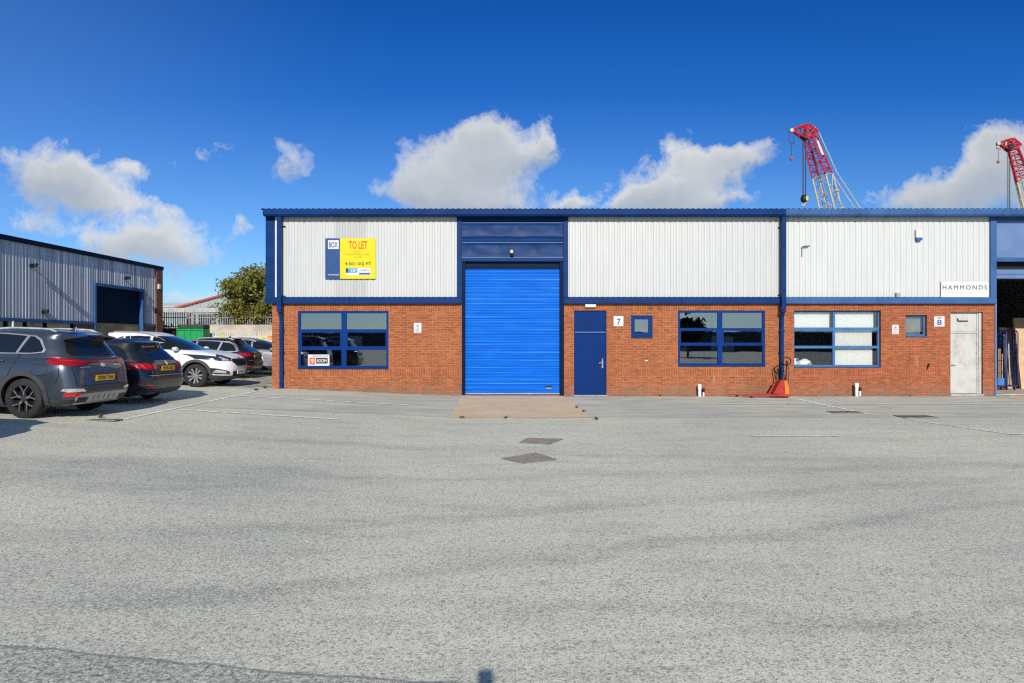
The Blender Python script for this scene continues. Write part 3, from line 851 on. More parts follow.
# ---------------- bay of the open unit on the right
YB9 = YF - .075
xo0, xo1 = PX(996.5), 18.7
bb('door_surround', C['blue8'], lambda m: (m.box(PX(990.2, YB9), PX(996.3, YB9), YB9 - .02, YF + .25, PZ(303.7), EZ + .05)), bevel=.006)
bb('door_post', C['blue9'], lambda m: (m.box(PX(994.6), PX(996.2), YF - .03, YF + .25, -.02, PZ(303.8)), m.box(xo1, xo1 + .15, YF - .03, YF + .25, -.02, EZ)), bevel=.004)
def p9(m):
    v, f = creased(xo0, xo1, PZ(257.5), PZ(221), YF + .02, 5)
    v = [(x, YF + .02 + (y - YF - .02) * .3, z) for x, y, z in v]
    m.add(v, f)
bb('flashing_panel', C['blue9'], p9, smooth=60, fixn=False)
bb('flashing_strip', C['blue8'], lambda m: (m.box(xo0, xo1, YF + .01, YF + .1, PZ(221), EZ + .04), m.box(xo0, xo1, YF - .01, YF + .1, PZ(261.5), PZ(257.6))))
bb('lintel', C['blue9'], lambda m: (m.box(xo0, xo1, YF - .01, YF + .12, PZ(274.5), PZ(269.5)), m.box(xo0, xo1, YF + .01, YF + .12, PZ(278.5), PZ(274.6))), bevel=.004)
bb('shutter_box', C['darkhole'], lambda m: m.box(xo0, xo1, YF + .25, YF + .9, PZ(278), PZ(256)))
bb('brick_wall', C['brick8'], lambda m: m.box(xo1 + .16, X1, YF, YF + TH, -.3, PZ(301)))
bb('cladding_liner', C['clad8'], lambda m: m.box(xo1 + .16, X1, YF - .05, YF + .02, PZ(300.8), EZ))

# small openings and fittings in the brickwork
bb('air_brick', C['brickold'], lambda m: (m.box(PX(648.6), PX(652), YF - .012, YF + .02, PZ(309.4), PZ(306.2))))
bb('air_brick', C['brickold'], lambda m: (m.box(PX(657.6), PX(661), YF - .012, YF + .02, PZ(309.4), PZ(306.2))))
bb('wall_patch', C['pipe'], lambda m: m.box(PX(645.2), PX(648), YF - .006, YF + .02, PZ(361), PZ(360)))
bb('wall_tap', C['black'], lambda m: (m.tube([(PX(927.6), YF - .06, PZ(366)), (PX(927.6), YF + .02, PZ(366))], .03, 8), m.tube([(PX(927.6), YF - .05, PZ(366)), (PX(928.4), YF - .06, PZ(363))], .02, 6), m.tube([(PX(927.4), YF - .05, PZ(366)), (PX(926.6), YF - .05, PZ(369))], .015, 6)))
# ------------------------------------------------------------------ things on and before the facade
def at(px, py, y): return PX(px, y), PZ(py, y)
# TO LET board
def to_let():
    y = YF - .10
    x0, x1, xm = PX(325.2, y), PX(375.6, y), PX(340, y)
    zt, zb = PZ(238.3, y), PZ(278.8, y)
    t = empty('to_let_board', (xm, y, zb), label='yellow and blue TO LET board fixed high on the white cladding', cat='sign')
    o = t.location[:]
    MB().box(x0, xm, y, y + .02, zb, zt).build('blue_panel', C['boardblue'], t, o)
    yp = MB().box(xm + .001, x1, y, y + .02, zb, zt).build('yellow_panel', C['yellow'], t, o)
    yy = y - .004
    MB().box(PX(328, y), PX(338.8, y), yy, y - .001, PZ(249, y), PZ(240.2, y)).build('logo_plate', C['white'], t, o)
    text('logo_text', 'BOX', PX(333.4, y), yy - .003, PZ(244.8, y), .17, C['boardblue'], t, o, .27, True)
    text('lettering', 'Commercial', PX(333.4, y), yy, PZ(274.6, y), .045, C['white'], t, o, .34, True)
    cx = PX(358, y)
    text('lettering', 'TO LET', cx, yy, PZ(245, y), .245, C['inkred'], t, o, .58, True)
    text('lettering', 'UNIT 7', cx, yy, PZ(251.6, y), .055, C['inkbrown'], t, o, .28)
    text('lettering', 'INDUSTRIAL UNIT', cx, yy, PZ(254.4, y), .052, C['inkbrown'], t, o, .78)
    text('lettering', 'LS10 1BG', cx, yy, PZ(257.2, y), .052, C['inkbrown'], t, o, .25)
    text('lettering', '4,501 SQ FT', cx, yy, PZ(264, y), .105, C['ink'], t, o, .82, True, 1.05)
    MB().box(PX(345.6, y), PX(370.6, y), yy, y - .001, PZ(275.2, y), PZ(268, y)).build('logo_plate', C['white'], t, o)
    MB().box(PX(345.8, y), PX(357.4, y), yy - .003, yy, PZ(272.8, y), PZ(268.2, y)).build('logo_block', C['cyan'], t, o)
    MB().box(PX(345.8, y), PX(348.0, y), yy - .006, yy - .0031, PZ(272.8, y), PZ(268.2, y)).build('logo_block', C['ink'], t, o)
    text('logo_text', 'DF', PX(353.5, y), yy - .005, PZ(270.6, y), .09, C['white'], t, o, .15, True)
    MB().box(PX(359, y), PX(370.2, y), yy - .003, yy, PZ(274.6, y), PZ(272.8, y)).build('logo_block', C['inkblue'], t, o)
    text('logo_text', 'COMMERCIAL', PX(364.6, y), yy - .003, PZ(270.4, y), .05, C['ink'], t, o, .3)
    mb = MB()
    for px in (329, 334.5, 340, 345.5, 350.5, 356, 361.5, 367, 372.5): mb.box(PX(px, y), PX(px + 1.4, y), y + .004, y + .05, zb - .02, zb + .025)
    mb.build('fixing_lug', C['black'], t, o)
to_let()
def plate(name, px0, px1, py0, py1, mat, label, y=YF - .012, th=.01, cat='sign', group=None):
    x0, x1, z0, z1 = PX(px0, y), PX(px1, y), PZ(py1, y), PZ(py0, y)
    t = empty(name, ((x0 + x1) / 2, y, z0), label=label, cat=cat, group=group)
    MB().box(x0, x1, y, y + th, z0, z1).build('plate', mat, t, t.location[:], bevel=.003)
    return t, t.location[:], (x0 + x1) / 2, y - .003
s, o, cx, yy = plate('number_sign', 613.6, 623.4, 316, 326.2, C['white'], 'white number sign with a blue 7 beside the blue door')
text('number', '7', cx + .01, yy, PZ(321.9), .19, C['inkblue'], s, o, .12, True); text('lettering', 'UNIT', cx, yy, PZ(318), .03, C['inkgrey'], s, o, .12)
s, o, cx, yy = plate('number_sign', 934.2, 944.6, 316.4, 326.6, C['white'], 'white number sign with a blue 8 beside the grubby white door')
text('number', '8', cx, yy, PZ(322.4), .17, C['inkblue'], s, o, .15, True); text('lettering', 'UNIT', cx, yy, PZ(318), .045, C['inkblue'], s, o, .16, True)
def warn(px0, px1, py0, py1, label):
    s, o, cx, yy = plate('warning_sign', px0, px1, py0, py1, C['white'], label, group='small warning signs on the brick')
    zc = PZ((py0 + py1) / 2 - 2.2)
    mb = MB(); mb.add([(cx - .055, yy, zc - .04), (cx + .055, yy, zc - .04), (cx, yy, zc + .055)], [(0, 1, 2)]); mb.build('symbol', C['inkgrey'], s, o, fixn=False)
    mb = MB()
    for k in range(4): mb.box(cx - .075 + .01 * (k % 2), cx + .07 - .012 * (k % 3), yy, yy + .002, zc - .085 - k * .035, zc - .07 - k * .035)
    mb.build('lettering', C['inkgrey'], s, o)
warn(413.8, 421.4, 322.8, 332.8, 'small white warning sign on orange brick left of the roller door')
warn(892.2, 898.8, 324.8, 334.2, 'small white warning sign on brick between the window and the small window')
s, o, cx, yy = plate('name_sign', 941, 988.6, 281.2, 297.2, C['white'], 'white HAMMONDS name board low on the white cladding', y=YF - .095)
text('lettering', 'HAMMONDS', cx, yy, PZ(287.4, yy), .13, C['ink'], s, o, 1.38, False, 1.35)
text('lettering', 'fine furniture makers', cx, yy, PZ(292.2, yy), .045, C['inkpale'], s, o, 1.2, False, 1.2)
# window sticker
s, o, cx, yy = plate('window_sticker', 308, 329.4, 354.6, 366.2, C['white'], 'white window notice with red badge in the lower left pane', y=YF + .038, th=.006)
MB().box(PX(309.2), PX(314.6), yy, yy + .002, PZ(364.6), PZ(357.6)).build('red_badge', C['inkred'], s, o)
text('badge_mark', '9', PX(312), yy - .003, PZ(361.2), .15, C['white'], s, o, None, True)
MB().box(PX(315.6), PX(327.4), yy, yy + .002, PZ(363.6), PZ(357.8)).build('black_panel', C['ink'], s, o)
text('lettering', 'BOOM', PX(321.4), yy - .003, PZ(360.8), .10, C['white'], s, o, .30, True)
MB().box(PX(312), PX(328), yy, yy + .002, PZ(356.6), PZ(355.6)).build('grey_strip', C['inkgrey'], s, o)
# bulkhead lamp over the blue door
def bulkhead():
    y = YF - .09
    t = empty('bulkhead_lamp', (PX(590), YF, PZ(307.5)), label='small white bulkhead lamp on the brick over the blue door', cat='lamp'); o = t.location[:]
    MB().box(PX(584.6), PX(596), YF - .03, YF, PZ(307.6, y), PZ(303.7, y)).build('base', C['black'], t, o)
    MB().box(PX(584.8), PX(595.8), y, YF - .031, PZ(307.4, y), PZ(303.9, y)).build('diffuser', C['white'], t, o, bevel=.02)
bulkhead()
def alarm():
    y = YF - .07
    t = empty('alarm_box', (PX(918.4, y), y, PZ(241, y)), label='white alarm box with dark teal base high on the cladding', cat='alarm'); o = t.location[:]
    x0, x1 = PX(915, y), PX(921.6, y)
    MB().prism([(x0, PZ(238, y)), (x1, PZ(238, y)), (x1, PZ(229.6, y)), (x0, PZ(229.6, y))], 'y', y - .07, y).build('cover', C['white'], t, o, bevel=.012)
    MB().prism([(x0 + .004, PZ(238.1, y)), (x1 - .004, PZ(238.1, y)), (x1 - .02, PZ(240.4, y)), ((x0 + x1) / 2, PZ(241.4, y)), (x0 + .02, PZ(240.4, y))], 'y', y - .066, y - .002).build('strobe', C['inkblue'], t, o)
alarm()
def door_light():
    x, z = PX(511.6), PZ(250)
    t = empty('wall_lamp', (x, YF, z), label='small lamp with white head on the creased blue panel over the roller door', cat='lamp'); o = t.location[:]
    MB().box(x - .05, x + .05, YF - .06, YF, z - .02, z + .11).build('bracket', C['black'], t, o, bevel=.01)
    mb = MB(); mb.lathe([(0, -.05), (.05, -.05), (.055, .03), (.03, .05), (0, .05)], (x, YF - .09, z - .06), 'z', 12); mb.build('lamp_head', C['white'], t, o, smooth=50)
    MB().lathe([(0, -.05), (.045, -.05), (.06, 0), (.02, .02)], (x + .01, YF - .08, z - .15), 'z', 12).build('sensor', C['black'], t, o, smooth=50)
door_light()
def bracket_arm():
    x, z = PX(801), PZ(248)
    y = YF - .07
    t = empty('wall_bracket', (x, y, z), label='thin dark L shaped wire bracket high on the right hand cladding', cat='bracket'); o = t.location[:]
    MB().tube([(x, y - .01, PZ(256.6)), (x, y - .02, z), (x, y - .03, z + .01)], .016, 6).build('upright', C['grey'], t, o)
    MB().tube([(x - .02, y - .03, z + .01), (x + .09, y - .05, z + .04), (x + .22, y - .06, z + .045)], .018, 6).build('arm', C['black'], t, o)
bracket_arm()
def meter():
    y = YF - .13
    x0, x1, z0, z1 = PX(896.6, y), PX(900.4, y), PZ(297.2, y), PZ(292.6, y)
    t = empty('junction_box', ((x0 + x1) / 2, y, z0), label='small grey junction box on the blue ledge above the window', cat='box'); o = t.location[:]
    MB().box(x0, x1, y, YF - .07, z0, z1 - .03).build('body', C['grey'], t, o, bevel=.006)
    MB().box(x0 - .008, x1 + .008, y - .008, YF - .07, z1 - .029, z1).build('lid', C['galv'], t, o)
meter()
# cut waste pipes by the wall
def stub(px, top, bot, r, label, extra=True):
    y = YF - .16
    x = PX(px, y); z0 = 0.0
    t = empty('waste_pipe', (x, y, z0), label=label, cat='pipe', group='white pipe stubs at the foot of the wall'); o = t.location[:]
    zt = PZ(top, y)
    MB().lathe([(0, 0), (r, 0), (r, zt - .14), (r * 1.2, zt - .14), (r * 1.2, zt - .02), (r * .95, zt), (r * .8, zt - .01), (0, zt - .05)], (x, y, 0), 'z', 16).build('pipe', C['pipe'], t, o, smooth=40)
    if extra:
        x2 = x + .135
        MB().lathe([(0, 0), (r * .6, 0), (r * .6, zt - .25), (0, zt - .25)], (x2, y + .06, 0), 'z', 12).build('side_pipe', C['pipe'], t, o, smooth=40)
        MB().lathe([(0, zt - .249), (r * .85, zt - .249), (r * .85, zt - .14), (0, zt - .14)], (x2, y + .06, 0), 'z', 12).build('pipe_cap', C['black'], t, o, smooth=40)
stub(699.6, 384.2, 396, .048, 'white waste pipe stub under the middle window with a thin pipe beside it')
stub(856.6, 383, 394, .05, 'stained white waste pipe stub under the right hand window', True)

# things on the sill inside the second unit
def sill_clutter():
    y = YF + .19
    z = WC[2] + .07
    t = empty('plastic_bag', (PX(806), y, z), label='white and green plastic bag on the window ledge behind glass', cat='bag'); o = t.location[:]
    from mathutils import noise as mn
    def blob(cx, w, d, h, mat, nm):
        vs = []; fs = []; na, nb = 16, 8
        for j in range(nb + 1):
            for i in range(na):
                th = 2 * math.pi * i / na; ph = math.pi / 2 * j / nb
                k = 1 + .35 * mn.noise(Vector((math.cos(th) * 1.7 + cx, math.sin(th) * 1.7, ph * 2)))
                vs.append((cx + w * math.cos(th) * math.cos(ph) * k, y + d * math.sin(th) * math.cos(ph) * k, z + h * math.sin(ph) * k))
        for j in range(nb):
            for i in range(na): fs.append((j * na + i, j * na + (i + 1) % na, (j + 1) * na + (i + 1) % na, (j + 1) * na + i))
        MB().add(vs, fs).build(nm, mat, t, o, smooth=70)
    blob(PX(807), .24, .09, .17, C['white'], 'white_bag'); blob(PX(810), .17, .07, .10, C['greenbag'], 'green_wrapper')
    t2 = empty('papers', (PX(797.5), y, z), label='stack of white papers at the left end of the window ledge', cat='papers'); o2 = t2.location[:]
    mb = MB(); mb.box(PX(795.5), PX(799.5), y - .05, y + .05, z, z + .20); mb.box(PX(799.6), PX(803), y - .06, y + .04, z, z + .05)
    mb.build('sheets', C['white'], t2, o2)
    MB().box(PX(798), PX(800.6), y - .055, y - .051, z + .10, z + .19).build('blue_label', C['inkblue'], t2, o2)
C['greenbag'] = mk('green plastic', (.03, .25, .1), .4, var=.15)
sill_clutter()

# ------------------------------------------------------------------ pallet truck
def pallet_truck():
    y = YF - .55
    t = empty('pallet_truck', (PX(775, y), y, 0), label='red hand pallet truck parked against the wall by the blue downpipe', cat='pallet truck'); o = t.location[:]
    xb = PX(783.0, y)           # heel of the forks
    L = 1.42
    for k, dy in enumerate((-.27, .13)):
        mb = MB()
        x0 = xb - L - (.16 if dy > 0 else 0) + (0 if dy > 0 else .14)
        yy0, yy1 = y + dy, y + dy + .15
        mb.hexa([(x0, yy0 + .03, .055), (xb, yy0, .045), (xb, yy1, .045), (x0, yy1 - .03, .055), (x0 + .02, yy0 + .03, .075), (xb, yy0, .115), (xb, yy1, .115), (x0 + .02, yy1 - .03, .075)])
        mb.build('fork', C['red'], t, o, bevel=.01)
        MB().lathe([(0, -.04), (.035, -.04), (.037, .04), (0, .04)], (x0 + .25, (yy0 + yy1) / 2, .037), 'y', 14).build('load_roller', C['black'], t, o)
    mb = MB()
    # body: wedge shaped side cheeks and the battery-box like front
    prof = [(xb - .38, .118), (xb - .01, .118), (xb - .05, .50), (xb - .07, .54), (xb - .12, .54), (xb - .15, .50)]
    mb.prism(prof, 'y', y - .20, y - .185); mb.prism(prof, 'y', y + .185, y + .20)
    mb.prism([(xb - .30, .12), (xb - .01, .12), (xb - .05, .50), (xb - .12, .52)], 'y', y - .184, y + .184)
    mb.build('body', C['red'], t, o, bevel=.008)
    MB().prism([(xb - .008, .11), (xb + .12, .11), (xb + .045, .52), (xb - .045, .52)], 'y', y - .205, y + .205).build('front_plate', C['orange'], t, o, bevel=.006)
    MB().box(xb - .05, xb + .16, y - .22, y + .22, .035, .10).build('base_bar', C['red'], t, o, bevel=.02)
    for dy in (-.09, .09):
        MB().lathe([(0, -.03), (.06, -.03), (.09, -.025), (.09, .025), (.06, .03), (0, .03)], (xb + .05, y + dy, .09), 'y', 18).build('steer_wheel', C['rubber'], t, o, smooth=40)
    MB().lathe([(0, 0), (.05, 0), (.05, .34), (.035, .36), (.035, .46), (0, .46)], (xb + .01, y, .25), 'z', 14).build('pump', C['black'], t, o, smooth=40)
    mb = MB()
    mb.tube([(xb + .06, y, .32), (xb + .10, y, .7), (xb + .11, y, 1.02)], .022, 8)
    hd = MB(); c = Vector((xb + .11, y, 1.10)); pts = []
    for k in range(17):
        a = -math.pi / 2 + 2 * math.pi * k / 16
        pts.append((c.x + -0 + .125 * math.cos(a), y + .0, c.z + .12 * math.sin(a)))
    hd.tube(pts, .018, 8); hd.tube([(c.x, y, c.z - .13), (c.x, y, c.z + .02)], .03, 8)
    h = mb.build('tiller', C['black'], t, o, smooth=50)
    hd.build('handle', C['black'], h, o, smooth=50)
    MB().tube([(xb + .14, y - .03, .45), (xb + .17, y - .03, .8), (xb + .12, y - .03, 1.1)], .008, 6).build('cable', C['black'], t, o)
pallet_truck()
def prop(x0, z1, dx, label):
    y = YF - .22
    x = PX(x0, y)
    t = MB(); t.tube([(x, y, .0), (x + dx * .2, y + .05, .3), (x + dx, y + .12, z1)], [.022, .02, .012], 8)
    o_ = t.build('steel_bar', C['black'], None, (x, y, 0), smooth=50)
    tag(o_, label, 'bar', 'black bars leaning by the pallet truck')
prop(778.5, .93, -.12, 'thin black bar leaning left behind the red pallet truck')
prop(779.6, .90, -.02, 'black bar standing nearly upright behind the red pallet truck')

# ------------------------------------------------------------------ inside the open unit
def roll_cage(px0, px1, Y, top, label, fill):
    x0, x1 = PX(px0, Y), PX(px1, Y)
    z0 = .03; zt = PZ(top, Y); d = .75
    t = empty('roll_cage', ((x0 + x1) / 2, Y + d / 2, z0), label=label, cat='roll cage', group='blue roll cages inside the open unit'); o = t.location[:]
    r = .018
    for (xx, nm) in ((x0, 'side_frame'), (x1, 'side_frame')):
        mb = MB()
        mb.tube([(xx, Y, z0 + .16), (xx, Y, zt - .08), (xx, Y + .08, zt), (xx, Y + d - .08, zt), (xx, Y + d, zt - .08), (xx, Y + d, z0 + .16)], r, 6)
        for k in range(1, 9): mb.tube([(xx, Y + d * k / 9, z0 + .18), (xx, Y + d * k / 9, zt)], .010, 5)
        for k in range(1, 4):
            zz = z0 + .16 + (zt - z0 - .16) * k / 4
            mb.tube([(xx, Y, zz), (xx, Y + d, zz)], .010, 5)
        mb.build(nm, C['cageblue'], t, o, smooth=50)
    mb = MB()
    mb.tube([(x0, Y + d, zt - .1), (x1, Y + d, zt - .1)], r, 6)
    for k in range(1, 7): mb.tube([(x0 + (x1 - x0) * k / 7, Y + d, z0 + .18), (x0 + (x1 - x0) * k / 7, Y + d, zt - .1)], .010, 5)
    mb.build('back_frame', C['cageblue'], t, o, smooth=50)
    MB().box(x0 - .01, x1 + .01, Y, Y + d, z0 + .12, z0 + .17).build('base', C['cageblue'], t, o, bevel=.01)
    if fill:
        MB().box(x0 + .03, x1 - .03, Y - .012, Y, z0 + .18, z0 + .42).build('front_panel', C['cagepanel'], t, o)
    for xx in (x0 + .06, x1 - .06):
        for yy in (Y + .08, Y + d - .08):
            MB().lathe([(0, -.016), (.055, -.016), (.06, 0), (.055, .016), (0, .016)], (xx, yy, z0 + .06), 'x', 14).build('castor', C['red'] if yy < Y + .2 else C['black'], t, o, smooth=50)
C['cageblue'] = mk('navy cage paint', (.008, .03, .13), .4, var=.2)
C['cagepanel'] = mk('blue cage panel', (.05, .16, .42), .45, var=.15)
roll_cage(996.4, 1005, 23.3, 336, 'blue roll cage with cardboard tubes just inside the open doorway, the left one', True)
roll_cage(1006.6, 1018, 23.4, 330.5, 'tall navy roll cage packed with bars, the second from the door post', False)
def tube_carton(px, Y, r, h, label, mat='tan'):
    x = PX(px, Y)
    o_ = MB().lathe([(0, 0), (r, 0), (r, h), (r * .8, h), (r * .8, h - .04), (0, h - .04)], (0, 0, 0), 'z', 16).build('cardboard_tube', C[mat], smooth=40)
    o_.location = (x, Y, .21); tag(o_, label, 'tube', 'cardboard tubes in the roll cage')
tube_carton(999, 23.7, .055, 1.25, 'tan cardboard tube standing in the left roll cage by the frame')
tube_carton(1002, 23.85, .045, 1.05, 'shorter tan cardboard tube standing in the left roll cage at its middle')
def bars_in():
    rnd = random.Random(5)
    for k in range(7):
        x = PX(1008 + k * 1.3, 23.7); h = rnd.uniform(1.1, 1.6)
        o_ = MB().tube([(0, 0, 0), (rnd.uniform(-.03, .03), .1, h)], .02, 6).build('steel_bar', C['cageblue'] if k % 3 else C['galv'])
        o_.location = (x, 23.6 + .07 * (k % 4), .21)
        tag(o_, 'thin metal bar among others standing in the tall navy roll cage', 'bar', 'bars standing in the navy roll cage')
bars_in()
def board(x0, x1, Y, z0, z1, lean, mat, label):
    mb = MB()
    mb.hexa([(x0, Y, z0), (x1, Y, z0), (x1, Y + .09, z0), (x0, Y + .09, z0), (x0 + lean * .0, Y + .35, z1), (x1, Y + .35, z1), (x1, Y + .44, z1), (x0, Y + .44, z1)])
    o_ = mb.build('cardboard_sheet', mat, None, ((x0 + x1) / 2, Y, z0)); tag(o_, label, 'cardboard', 'large tan boards leaning inside the open unit')
board(PX(1007, 24.4), PX(1026, 24.4), 24.4, .03, PZ(327.5, 24.7), 0, C['tan'], 'large tan board leaning behind the navy roll cage')
board(PX(1021.5, 24.0), PX(1050, 24.0), 24.0, .03, PZ(318, 24.4), 0, mk('pale card', (.55, .38, .24), .8), 'taller tan board at the far right edge of the picture')
# ------------------------------------------------------------------ cars
def paint(name, col, metal=.4, flake=True, rough=.28):
    m, nt, b = nodes_of(name)
    n1 = noise(nt, objco(nt), 2.0, 4, .6)
    nt.links.new(mixc(nt, maprange(nt, n1, .3, .7), tuple(c * .93 for c in col), tuple(c * 1.06 for c in col)), b.inputs['Base Color'])
    b.inputs['Metallic'].default_value = metal; b.inputs['Roughness'].default_value = rough
    b.inputs['Coat Weight'].default_value = .9; b.inputs['Coat Roughness'].default_value = .04
    # a thin film of road dust towards the sills
    s = N(nt, 'ShaderNodeSeparateXYZ', ins={0: objco(nt)})
    nt.links.new(math_(nt, 'ADD', rough, math_(nt, 'MULTIPLY', maprange(nt, s.outputs[2], .8, .3), maprange(nt, n1, .3, .7, .02, .22))), b.inputs['Roughness'])
    return m
C['p_grey'] = paint('dark grey metallic paint', (.050, .064, .085), .5)
C['p_black'] = paint('black metallic paint', (.010, .012, .018), .2)
C['p_white'] = paint('white car paint', (.66, .67, .68), 0, rough=.4)
C['p_white'].node_tree.nodes['Principled BSDF'].inputs['Coat Weight'].default_value = .25
C['p_silver'] = paint('silver car paint', (.42, .44, .47), .6)
C['cladplastic'] = mk('dark grey body plastic', (.045, .047, .05), .55, var=.12, vscale=8)
C['silverplastic'] = mk('silver painted plastic', (.36, .36, .35), .4, .3, var=.1)
C['lampred'] = mk('red lamp lens', (.26, .004, .008), .12, coat=.6, var=.1)
C['lampbright'] = mk('bright red lamp lens', (.48, .018, .02), .12, coat=.6, var=.2)
C['lampclear'] = mk('clear lamp lens', (.55, .56, .58), .1, .5, coat=.8, var=.3, vscale=20)
C['lampdark'] = mk('smoked lamp lens', (.03, .032, .036), .08, .2, coat=.9, var=.2)
C['plate_y'] = mk('yellow number plate', (.62, .36, .012), .4, var=.04)
C['plate_w'] = mk('white number plate', (.75, .75, .72), .4, var=.04)
C['rim_dark'] = mk('dark alloy', (.09, .09, .095), .35, .7, var=.15)
C['rim_cut'] = mk('machined alloy', (.38, .38, .39), .3, .6, var=.1)
C['seam'] = mk('black panel gap', (.004, .004, .004), .8, var=.1)

def interp(tab, z):
    """smooth (Catmull-Rom) interpolation of a table of tuples keyed by the first value"""
    n = len(tab)
    if z <= tab[0][0]: return tab[0][1:]
    if z >= tab[-1][0]: return tab[-1][1:]
    for i in range(n - 1):
        if tab[i][0] <= z <= tab[i + 1][0]: break
    p1, p2 = tab[i], tab[i + 1]; p0 = tab[max(0, i - 1)]; p3 = tab[min(n - 1, i + 2)]
    h = p2[0] - p1[0]; t = (z - p1[0]) / h
    out = []
    for k in range(1, len(p1)):
        def slope(a, b_, c):
            d1 = (b_[k] - a[k]) / max(1e-6, b_[0] - a[0]); d2 = (c[k] - b_[k]) / max(1e-6, c[0] - b_[0])
            if d1 * d2 <= 0: return 0
            return 2 * d1 * d2 / (d1 + d2)
        m1 = slope(p0, p1, p2) if i > 0 else (p2[k] - p1[k]) / h
        m2 = slope(p1, p2, p3) if i < n - 2 else (p2[k] - p1[k]) / h
        t2, t3 = t * t, t * t * t
        out.append((2 * t3 - 3 * t2 + 1) * p1[k] + (t3 - 2 * t2 + t) * h * m1 + (-2 * t3 + 3 * t2) * p2[k] + (t3 - t2) * h * m2)
    return out
def slices(tab, levels, seg=72, nr=6, nf=3.6):
    """closed body of stacked plan outlines. tab rows: z, x_rear, x_front, half_width"""
    bm = bmesh.new(); rings = []
    for z in levels:
        xr, xf, w = interp(tab, z)
        cx = xr + (xf - xr) * .45
        ring = []
        for k in range(seg):
            a = 2 * math.pi * (k + .5) / seg
            c, s = math.cos(a), math.sin(a)
            n = nf if c > 0 else nr
            r = (abs(c) ** n + abs(s) ** n) ** (-1 / n)
            ax = (xf - cx) if c > 0 else (cx - xr)
            ring.append(bm.verts.new((cx + ax * c * r, w * s * r, z)))
        rings.append(ring)
    for a, b_ in zip(rings, rings[1:]):
        for k in range(seg):
            bm.faces.new((a[k], a[(k + 1) % seg], b_[(k + 1) % seg], b_[k]))
    bm.faces.new(list(reversed(rings[0]))); bm.faces.new(rings[-1])
    return bm
def zl(tab, dz):
    out = []
    for a, b_ in zip(tab, tab[1:]):
        n = max(1, int(round((b_[0] - a[0]) / dz)))
        # denser where the outline changes fast
        ch = max(abs(a[1] - b_[1]), abs(a[2] - b_[2]), abs(a[3] - b_[3]))
        n = max(n, int(ch / .06) if ch > .12 else 1)
        n = min(n, 14)
        out += [a[0] + (b_[0] - a[0]) * k / n for k in range(n)]
    return out + [tab[-1][0]]

